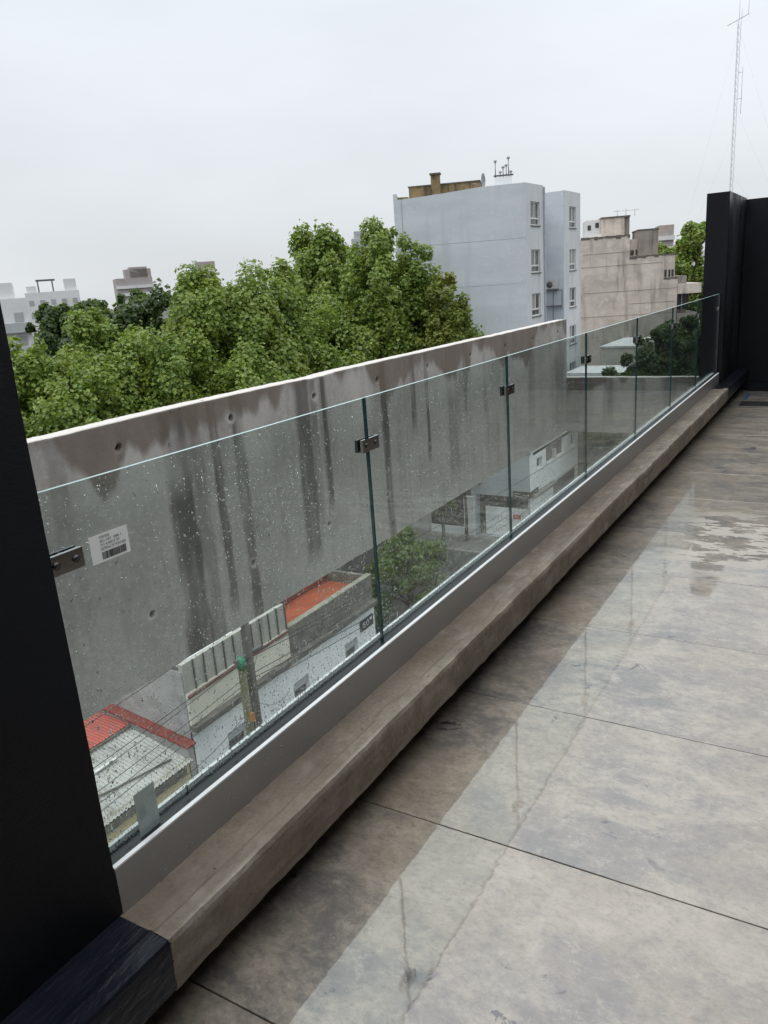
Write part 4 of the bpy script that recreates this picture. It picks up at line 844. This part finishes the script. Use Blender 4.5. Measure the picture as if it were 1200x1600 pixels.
# ------------------------------------------------------------------ weathered beige block
gA = (-25.027, 82.278); gu = (0.932, 0.364); gn = (0.364, -0.932)
bG = thing('weathered_block', 'weathered beige apartment block with stepped blank side wall', 'building', (-20, 85, G))
PROF = [(0, G), (9.45, G), (9.45, 0.35), (8.1, 0.35), (8.1, 2.68), (4.75, 2.74), (4.75, 4.84), (0, 4.77)]
m = MB(); F3 = lambda a, b, z: (gA[0] + gu[0] * a + gn[0] * b, gA[1] + gu[1] * a + gn[1] * b, z)
n = len(PROF); m.add([F3(a, 0, z) for a, z in PROF] + [F3(a, -14, z) for a, z in PROF], [tuple(range(n)), tuple(range(2 * n - 1, n - 1, -1))] + [(i, n + i, n + (i + 1) % n, (i + 1) % n) for i in range(n)])
m.build('side_wall', M['beige'], bG)
rg = random.Random(11)
m = MB()
for a0, a1, z in ((0, 4.78, 4.80), (4.75, 8.1, 2.70), (8.1, 9.46, 0.37)):
    a = a0
    while a < a1:
        st = min(rg.uniform(0.15, 0.5), a1 - a + 0.001); m.obox(gA, gu, gn, a, a + st, -0.28, 0.03, z - rg.uniform(0.05, 0.28), z + rg.uniform(0.02, 0.08)); a += st
m.build('broken_coping', M['soot'], bG)
for a0, a1, z in ((0.0, 8.0, 1.95), (0.3, 9.4, -0.6), (0.0, 9.3, -3.0), (4.7, 9.2, -1.9), (0.2, 5.0, 3.2)):
    MB().obox(gA, gu, gn, a0, a1, 0.0, 0.02, z - 0.02, z + 0.02).build('render_joint', M['beiged'], bG)
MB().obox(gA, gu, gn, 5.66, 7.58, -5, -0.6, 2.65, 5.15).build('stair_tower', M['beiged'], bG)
MB().obox(gA, gu, gn, 5.6, 7.64, -5.05, -0.55, 5.152, 5.27).build('tower_coping', M['soot'], bG)
w = MB(); w.obox(gA, gu, gn, 4.8, 5.72, -4, -1.0, 2.7, 4.40); w.build('roof_room', M['beige'], bG)
for a in (4.95, 5.45): MB().obox(gA, gu, gn, a, a + (0.34 if a < 5 else 0.15), -1.0, -0.96, 2.85, 3.35).build('window', M['dark'], bG)
m = MB(); m.obox(gA, gu, gn, 8.12, 9.25, -6, -0.5, 0.35, 2.62); m.build('set_back_wall', M['beige'], bG)
for a in (8.25, 8.62, 8.92): MB().obox(gA, gu, gn, a, a + 0.2, -0.5, -0.46, 0.5, 1.2).build('window', M['dark'], bG)
MB().obox(gA, gu, gn, 8.08, 9.32, -6.1, -0.42, 2.63, 2.74).build('roof_edge', M['soot'], bG)
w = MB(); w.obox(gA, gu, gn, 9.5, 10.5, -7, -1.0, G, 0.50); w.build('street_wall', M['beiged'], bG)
for z in (-0.28, -3.2, -6.1):
    MB().obox(gA, gu, gn, 9.48, 11.75, -6, 0.05, z - 0.95, z).build('balcony', M['beige'], bG)
    MB().obox(gA, gu, gn, 9.55, 10.75, -0.99, -0.95, z - 2.5, z - 1.0).build('window', M['dark'], bG)
    MB().obox(gA, gu, gn, 10.05, 10.12, -0.94, -0.90, z - 2.5, z - 1.0).build('post', M['greyfar'], bG)
# taller block behind it
bH = thing('rear_block', 'small pale penthouse block rising behind the weathered beige block', 'building', F3(3, -8, G))
MB().obox(gA, gu, gn, 2.4, 4.72, -9, -4, 4.0, 6.75).build('wall', M['beige'], bH); MB().obox(gA, gu, gn, 2.35, 5.3, -9.1, -3.9, 6.752, 6.9).build('coping', M['soot'], bH)
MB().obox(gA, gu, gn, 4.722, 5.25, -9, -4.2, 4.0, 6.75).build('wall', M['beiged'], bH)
MB().obox(gA, gu, gn, 0.85, 2.39, -9, -5, 4.0, 6.75).build('wall', M['whitefar'], bH)
for a, z in ((1.05, 5.75), (1.85, 5.95)): MB().obox(gA, gu, gn, a, a + 0.35, -5, -4.95, z, z + 0.5).build('window', M['dark'], bH)
MB().obox(gA, gu, gn, 0.8, 2.39, -4.99, -4.0, 4.9, 5.3).build('terrace_parapet', M['whitefar'], bH)
m = MB()
for k in range(3): m.tube([F3(4.2 + k * 0.9, -6, 6.9), F3(4.2 + k * 0.9, -6, 7.6 + 0.2 * (k % 2))], 0.025, 5); m.tube([F3(3.8 + k * 0.9, -6, 7.5), F3(4.6 + k * 0.9, -6, 7.5)], 0.02, 4)
m.build('antenna', M['galv'], bH)
wt = thing('water_tank', 'dark rooftop water tank between the blue and the beige blocks', 'tank', F3(-0.3, -12, 4))
MB().obox(gA, gu, gn, -0.7, 0.55, -14, -12, 4.0, 5.9).build('body', M['gold'], wt)
m = MB()
for a in (-0.1, 0.15, 0.4): m.tube([F3(a, -12.5, 5.9), F3(a, -12.5, 7.2)], 0.06, 6)
m.tube([F3(-0.15, -12.5, 6.7), F3(0.5, -12.5, 6.7)], 0.05, 6); m.build('vent_pipes', M['galv'], wt)
# low cream building and canopy in front of it
lo = thing('low_cream_house', 'low cream house with an orange panel seen through the far panes', 'house', (-17, 62, G))
m = MB(); m.box(-18.4, -12.6, 66.0, 74.0, G, -4.6); m.build('wall', M['cream'], lo); MB().box(-12.598, -11.3, 66.0, 74.0, G, -4.65).build('panel', M['orange'], lo)
MB().box(-18.5, -12.5, 65.9, 74.1, -4.598, -4.45).build('coping', M['frame'], lo)
cn = thing('flat_canopy', 'flat white canopy slab in front of the low cream house', 'canopy', (-16.5, 60, G))
MB().box(-18.6, -14.2, 57.0, 61.5, -5.75, -5.5).build('slab', M['shutter'], cn)
for x, y in ((-18.3, 57.4), (-14.5, 57.4), (-18.3, 61), (-14.5, 61)): MB().box(x - 0.12, x + 0.12, y - 0.12, y + 0.12, G, -5.752).build('post', M['beiged'], cn)
m = MB(); m.box(-18.2, -14.6, 58.0, 61.2, G, -6.4); m.build('wall', M['beiged'], cn)

# ------------------------------------------------------------------ far city
def far_block(name, label, p0, p1, z1, depth, mat, rows, cols, wmat=None, bands=False, top=None):
    u = unit(p0, p1); nn = (u[1], -u[0])
    if nn[0] * -p0[0] + nn[1] * -p0[1] < 0: nn = (-nn[0], -nn[1])
    L = math.hypot(p1[0] - p0[0], p1[1] - p0[1]); t = thing(name, label, 'building', (p0[0], p0[1], G))
    MB().obox(p0, u, nn, 0, L, -depth, 0, G, z1).build('wall', mat, t)
    fh = 2.9
    for r in range(rows):
        z = z1 - 0.9 - (r + 1) * fh + 1.2
        if bands: MB().obox(p0, u, nn, -0.2, L + 0.2, 0.0, 0.9, z - 1.5, z - 0.35).build('balcony', M['whitefar'] if mat is not M['whitefar'] else M['greyfar'], t)
        for c in range(cols):
            cw = L / cols; MB().obox(p0, u, nn, cw * (c + 0.28), cw * (c + 0.72), 0.002, 0.08, z - 0.2, z + 0.9).build('window', M['hazedwin'], t)
    if top: 
        for a0, a1, h in top: MB().obox(p0, u, nn, a0, a1, -depth * 0.6, -0.8, z1 + 0.002, z1 + h).build('roof_room', mat, t)
    return t
fb = far_block('white_flats', 'white balconied block of flats at the left edge beside the black wall', (-93.5, 58.5), (-89.4, 64.1), 3.3, 14, M['whitefar'], 3, 3, bands=True, top=[(0.2, 5.6, 1.9)])
far_block('white_flats', 'long low white block with rooftop frames beyond the left trees', (-162.6, 116.5), (-155.6, 125.7), 5.6, 14, M['whitefar'], 2, 5, top=[(0.5, 2.5, 1.4), (8.6, 11.2, 2.6)])
m = MB(); fu = unit((-162.6, 116.5), (-155.6, 125.7))
t = bpy.data.objects['white_flats.001']
for a0, a1, z0, z1 in ((2.9, 3.2, 5.6, 8.4), (6.0, 6.3, 5.6, 8.2), (2.7, 6.8, 8.0, 8.4)): m.obox((-162.6, 116.5), fu, (fu[1], -fu[0]), a0, a1, -3, -2, z0, z1)
m.build('roof_frame', M['greypost'], t)
tw = far_block('striped_tower', 'haze-greyed striped tower with stepped top above the dark trees', (-261.4, 230.0), (-253.0, 241.8), 11.8, 12, M['brickhazed'], 7, 6, bands=True, top=[(4.0, 14.4, 3.4), (6, 13, 4.2)])
far_block('pale_tower', 'pale striped tower top just behind the tall left trees', (-206, 218), (-200.9, 222.8), 14.3, 10, M['brickhazed'], 4, 3, bands=True)
far_block('pale_tower', 'pale grey slab tower half hidden left of the tallest tree', (-148.6, 201.0), (-143.0, 205.0), 16.5, 10, M['greyfar'], 5, 3)
far_block('pale_tower', 'pale grey tower with rooftop frame behind the tallest tree', (-150.6, 236.0), (-144.5, 240.0), 17.5, 10, M['greyfar'], 5, 3, top=[(1, 6, 2.4)])
far_block('pink_tower', 'narrow pinkish tower with glazed balconies right of the beige block', (-51.8, 244.6), (-48.0, 246.0), 12.6, 8, M['pinkfar'], 8, 2, bands=True)
far_block('pale_tower', 'low far white block between the pink tower and the right tree', (-47.0, 260), (-40.0, 262), 5.2, 8, M['whitefar'], 4, 4)

# ------------------------------------------------------------------ trees
def tree(name, label, x, y, ztop, zbot, rad, nl, leaf, mat, seed, group=None, lobes=70, sq=(1, 1), lean=0, ground=G, pointy=0.5):
    r = np.random.RandomState(seed)
    t = thing(name, label, 'tree', (x, y, ground), group)
    H = ztop - zbot; cz = zbot
    # lobe centres fill an uneven egg
    cs = []; k = 0
    while len(cs) < lobes:
        p = r.uniform(-1, 1, 3); p[2] = r.uniform(0, 1) ** 0.8
        prof = max(0.0, 1 - abs((p[2] - 0.42) / 0.62) ** (2.6 - 1.3 * pointy)) ** 0.6
        a = math.atan2(p[1], p[0]); rr = math.hypot(p[0], p[1])
        lim = prof * (0.78 + 0.34 * math.sin(a * 2 + seed) * math.sin(p[2] * 5 + seed) + 0.16 * math.sin(a * 5 + seed * 2.3 + p[2] * 7))
        if rr < lim and (rr > lim * 0.45 or p[2] > 0.55): cs.append((p[0] * rad * sq[0], p[1] * rad * sq[1], cz + p[2] * H * 0.93))
    cs = np.array(cs); lr = r.uniform(0.09, 0.27, lobes) * rad * (1 - 0.35 * np.clip((cs[:, 2] - cz) / H, 0, 1))
    per = np.maximum(10, (nl * lr ** 2 / (lr ** 2).sum())).astype(int)
    ci = np.repeat(np.arange(lobes), per); n = len(ci)
    d = r.normal(0, 1, (n, 3)); d /= np.linalg.norm(d, axis=1)[:, None]; d[:, 2] = d[:, 2] * 0.9 + 0.12
    shell = r.uniform(0.25, 1.1, n) ** 0.55 * (1 + 0.25 * r.normal(0, 1, n) * (r.uniform(0, 1, n) < 0.22))
    P = cs[ci] + d * (lr[ci] * shell)[:, None] * np.array([1.0, 1.0, 1.35])
    P[:, 2] = np.minimum(P[:, 2], ztop + r.uniform(-0.2, 0.25, n))
    out = cs[ci] * np.array([1, 1, 0]) * 0.15 + d * 0.8 + np.array([0, 0, 0.75]); out += r.normal(0, 0.62, (n, 3)); out /= np.linalg.norm(out, axis=1)[:, None]
    ref = r.normal(0, 1, (n, 3)); a = np.cross(out, ref); a /= np.linalg.norm(a, axis=1)[:, None]; b = np.cross(out, a)
    s = leaf * r.uniform(0.5, 1.4, n)
    # five-point folded leaf: stem, side, tip, side
    c0 = P - b * (s * 0.5)[:, None]; c1 = P + a * (s * 0.52)[:, None] + out * (s * 0.12)[:, None]
    c2 = P + b * (s * 0.62)[:, None] - out * (s * 0.14)[:, None]; c3 = P - a * (s * 0.52)[:, None] + out * (s * 0.12)[:, None]
    V = np.stack([c0, c1, c2, c3], 1).reshape(-1, 3); V[:, 0] += x; V[:, 1] += y
    i = np.arange(n) * 4; F = np.concatenate([np.stack([i, i + 1, i + 2], 1), np.stack([i, i + 2, i + 3], 1)])
    np_mesh('crown', V, F, mat, t)
    m = MB(); tr = max(0.1, rad * 0.075)
    m.tube([(x, y, ground), (x + 0.1, y, ground + (zbot - ground) * 0.5), (x + lean * 0.3, y + 0.1, zbot), (x + lean * 0.4, y, zbot + H * 0.4), (x, y, zbot + H * 0.8)], [tr * 1.25, tr, tr * 0.85, tr * 0.5, tr * 0.14], 8)
    for q in r.choice(lobes, min(lobes, 22), False):
        c = cs[q]; zb = zbot + (c[2] - zbot) * 0.35; m.tube([(x + lean * 0.3, y, zb), (x + c[0] * 0.5, y + c[1] * 0.5, zb + (c[2] - zb) * 0.65), (x + c[0], y + c[1], c[2])], [tr * 0.42, tr * 0.22, tr * 0.06], 5)
    m.build('trunk', M['bark'], t); return t
GT = 'plane trees behind the low houses'
def grove(lab, x, y, zt, zb, rad, nl, leaf, mat, seed, pointy): tree('plane_tree', lab, x, y, zt, zb, rad, nl, leaf, mat, seed, GT, pointy=pointy, lobes=200)
grove('rounded plane tree standing below the long low white block', -29.3, 24.2, 2.0, -7.5, 3.2, 62000, 0.170, M['leaf'], 1, 0.3)
grove('low bushy plane tree in front of the tall dark-sided one', -25.9, 24.6, 0.95, -7.5, 3.4, 52700, 0.155, M['leaf'], 2, 0.2)
grove('tall dark-sided plane tree third from the left', -27.6, 29.3, 3.3, -7.0, 3.9, 65100, 0.170, M['leaf'], 3, 0.45)
grove('plane tree with a dipping top in the middle of the row', -26.9, 33.6, 3.9, -7.0, 4.20, 77500, 0.170, M['leaf'], 4, 0.15)
grove('tall pointed plane tree left of the tallest one', -33.94, 48.85, 6.55, -9.92, 5.08, 73625, 0.234, M['leaf'], 5, 0.25)
grove('tallest plane tree, its crown touching the blue block wall', -26.28, 45.24, 5.91, -8.13, 4.44, 81375, 0.198, M['leaf'], 6, 0.12)
grove('light green plane tree standing in front of the two tallest', -30.08, 43.80, 2.31, -10.98, 4.09, 49600, 0.210, M['leaf'], 7, 0.5)
grove('half yellowed tree before the foot of the blue wall', -22.22, 45.10, 2.56, -7.87, 2.46, 37200, 0.158, M['leafy'], 8, 0.8)
grove('deep green plane tree filling the gap above the beam', -22.4, 26.2, -0.3, -8.0, 3.2, 40300, 0.155, M['leaf'], 9, 0.4)
grove('dark plane tree low behind the front of the row', -26.5, 20.6, 0.1, -8.0, 3.4, 40300, 0.155, M['leaf'], 19, 0.4)
grove('plane tree filling the dip between the tallest and the half yellowed one', -24.54, 45.55, 0.77, -9.74, 3.54, 40000, 0.183, M['leaf'], 21, 0.3)
grove('low plane tree tight against the black wall edge at the far left', -28.6, 20.2, 0.9, -8.0, 3.1, 46000, 0.16, M['leaf'], 23, 0.3)
GD = 'dark trees in the distance'
for k, (x, y, zt, rad, lab) in enumerate(((-57.2, 47.0, 2.6, 4.2, 'dark distant tree left of the striped tower'), (-55.0, 50.6, 3.5, 5.2, 'dark distant tree below the striped tower'), (-50.5, 54.5, 3.7, 5.0, 'dark distant tree right of the striped tower'), (-71.5, 54.0, 3.0, 3.8, 'dark distant tree beside the white flats at the left edge'), (-70.5, 57.0, 2.7, 5.0, 'dark distant tree below the long low white block'), (-64, 53.5, 2.6, 5.0, 'dark distant tree between the low white block and the dark clump'))):
    tree('dark_tree', lab, x, y, zt, -8, rad, 16000, 0.36, M['leafd'], 30 + k, GD, lobes=70, pointy=0.1)
tree('street_tree', 'full green tree left of the black column, far right', -17.3, 98.5, 6.6, -6, 4.6, 24000, 0.34, M['leaf'], 41)
tree('street_tree', 'green tree top peeping over the beige block steps', -24.2, 117.0, 5.2, -6, 4.0, 12000, 0.38, M['leaf'], 42)
tree('street_tree', 'dark street tree seen through the far panes before the beige block', -11.6, 56.5, -2.0, -9.5, 3.2, 22000, 0.2, M['leafd'], 43)
tree('street_tree', 'dark street tree at the far panes nearest the black column', -10.2, 60.5, -1.2, -9.5, 3.2, 20000, 0.2, M['leafd'], 44)
tree('street_tree', 'low dark tree in front of the flat white canopy', -12.9, 50.3, -4.2, -9.5, 2.6, 16000, 0.18, M['leafd'], 45)
tree('street_tree', 'dim street tree below the concrete parapet', -12.0, 56.0, -7.0, -13.0, 3.6, 16000, 0.22, M['leafd'], 46)
tree('sapling', 'small sprig of green above the beam before the blue wall', -20.5, 48.9, -1.2, -6, 1.1, 2800, 0.2, M['leafb'], 47, lobes=24, pointy=0.9)
tree('street_tree', 'bright green young tree on the corner seen through the second pane', -16.6, 28.6, -8.9, -12.8, 2.35, 16000, 0.15, M['leafb'], 48, pointy=0.6)
tree('street_tree', 'thin young tree with sparse leaves on the far side pavement', -20.6, 39.9, -9.2, -11.6, 1.25, 2600, 0.17, M['leafb'], 49, lobes=26)
tree('street_tree', 'second thin young tree nearer the gate frame', -19.7, 41.3, -8.8, -10.8, 1.1, 2200, 0.17, M['leafb'], 50, lobes=24)

# ------------------------------------------------------------------ poles and cables
pc = thing('utility_pole', 'dark concrete utility pole before the white house', 'pole', (-14.0, 14.93, G))
MB().tube([(-14.0, 14.93, G), (-14.0, 14.93, -6.4)], [0.17, 0.11], 10).build('shaft', M['poleconc'], pc)
for z in (-7.0, -8.0): MB().box(-14.06, -13.94, 14.35, 15.5, z - 0.05, z + 0.05).build('crossarm', M['greypost'], pc)
pw2 = thing('utility_pole', 'mossy timber utility pole with a green cap', 'pole', (-13.98, 14.55, G))
MB().tube([(-13.98, 14.56, G), (-13.98, 14.58, -10.5), (-13.98, 14.56, -8.25)], [0.15, 0.13, 0.11], 10).build('shaft', M['polewood'], pw2)
m = MB(); m.tube([(-13.98, 14.56, -8.25), (-13.98, 14.56, -8.0), (-13.98, 14.56, -7.92)], [0.14, 0.14, 0.06], 10); m.build('cap', M['green'], pw2)
MB().box(-13.86, -13.74, 14.48, 14.60, -9.85, -9.6).build('junction_box', M['orange'], pw2)
def cable(p0, p1, sag, r, label):
    pts = []
    for i in range(17):
        s = i / 16; pts.append((p0[0] + (p1[0] - p0[0]) * s, p0[1] + (p1[1] - p0[1]) * s, p0[2] + (p1[2] - p0[2]) * s - sag * 4 * s * (1 - s)))
    tag(MB().tube(pts, r, 5).build('overhead_cable', M['cable']), label, 'cable', 'overhead cables along the street')
LABC = 'black overhead cable strung along the street in front of the low houses'
for k, (dx, z, sg) in enumerate(((-0.1, -7.0, 0.5), (0.05, -8.0, 0.45), (0.1, -8.05, 0.6), (0.02, -8.6, 0.5), (0.08, -8.7, 0.75), (-0.04, -9.1, 0.6))):
    cable((-14.0 + dx, -14, z), (-14.0 + dx, 14.75, z), sg, 0.009, LABC)
    cable((-14.0 + dx, 14.75, z), (-12.9 + dx, 58.0, z - 0.4), sg * 1.5, 0.012, LABC)
cable((-14.0, 14.7, -8.7), (-15.97, 15.6, -10.7), 0.25, 0.008, 'service cable sagging from the pole to the near end of the white house'); cable((-14, 14.7, -9.2), (-15.97, 18.8, -11.6), 0.4, 0.008, LABC)
cable((-14.0, 14.7, -8.3), (-15.95, 17.4, -9.5), 0.35, 0.008, LABC); cable((-14, 14.7, -9.6), (-15.97, 12.0, -11.5), 0.4, 0.008, LABC)
p3 = thing('utility_pole', 'far concrete utility pole near the white corner building', 'pole', (-12.9, 58.0, G))
MB().tube([(-12.9, 58.0, G), (-12.9, 58.0, -6.6)], [0.17, 0.11], 8).build('shaft', M['poleconc'], p3)
cable((-12.9, 58.0, -7.6), (-19.9, 42.4, -9.0), 0.3, 0.012, LABC); cable((-12.9, 58.0, -8.2), (-22, 41.5, -10.0), 0.5, 0.012, LABC)

# ------------------------------------------------------------------ lattice radio mast
mt = thing('radio_mast', 'thin guyed lattice radio mast rising behind the black column', 'mast', (-8.09, 59.45, G))
c3 = [(-8.09 + 0.11 * math.cos(a), 59.45 + 0.11 * math.sin(a)) for a in (0.4, 2.5, 4.6)]
m = MB()
for cx, cy in c3: m.tube([(cx, cy, G), (cx, cy, 16.0)], 0.011, 5)
m.build('lattice_leg', M['galv'], mt)
m = MB(); z = 3.0; k = 0
while z < 15.8:
    for q in range(3):
        a, b = c3[q], c3[(q + 1) % 3]; m.tube([(a[0], a[1], z), (b[0], b[1], z + 0.4)], 0.006, 4, cap=False)
    z += 0.4
m.build('lattice_brace', M['galv'], mt)
MB().tube([(-8.75, 59.3, 15.75), (-7.55, 59.6, 16.25)], 0.018, 5).build('crossbar', M['galv'], mt)
for x, z0, z1 in ((-8.1, 16, 17.2), (-7.58, 16.2, 17.3), (-7.95, 16.0, 16.6)): MB().tube([(x, 59.45, z0), (x, 59.45, z1)], 0.010, 5).build('antenna', M['galv'], mt)
m = MB(); m.tube([(-7.75, 59.45, 10.6), (-7.75, 59.45, 13.3)], 0.012, 5); m.tube([(-8.0, 59.45, 11.5), (-7.7, 59.45, 11.5)], 0.012, 4); m.tube([(-8.0, 59.45, 13.0), (-7.7, 59.45, 13.0)], 0.012, 4); m.build('antenna', M['galv'], mt)
for dx, dy, z in ((5, 3, 15.5), (5, 3, 11.0), (5, 3, 7.0), (-4.5, 4, 15.5), (-4.5, 4, 9.5)): MB().tube([(-8.09, 59.45, z), (-8.09 + dx, 59.45 + dy, 0.0)], 0.0025, 4).build('guy_wire', M['galv'], mt)
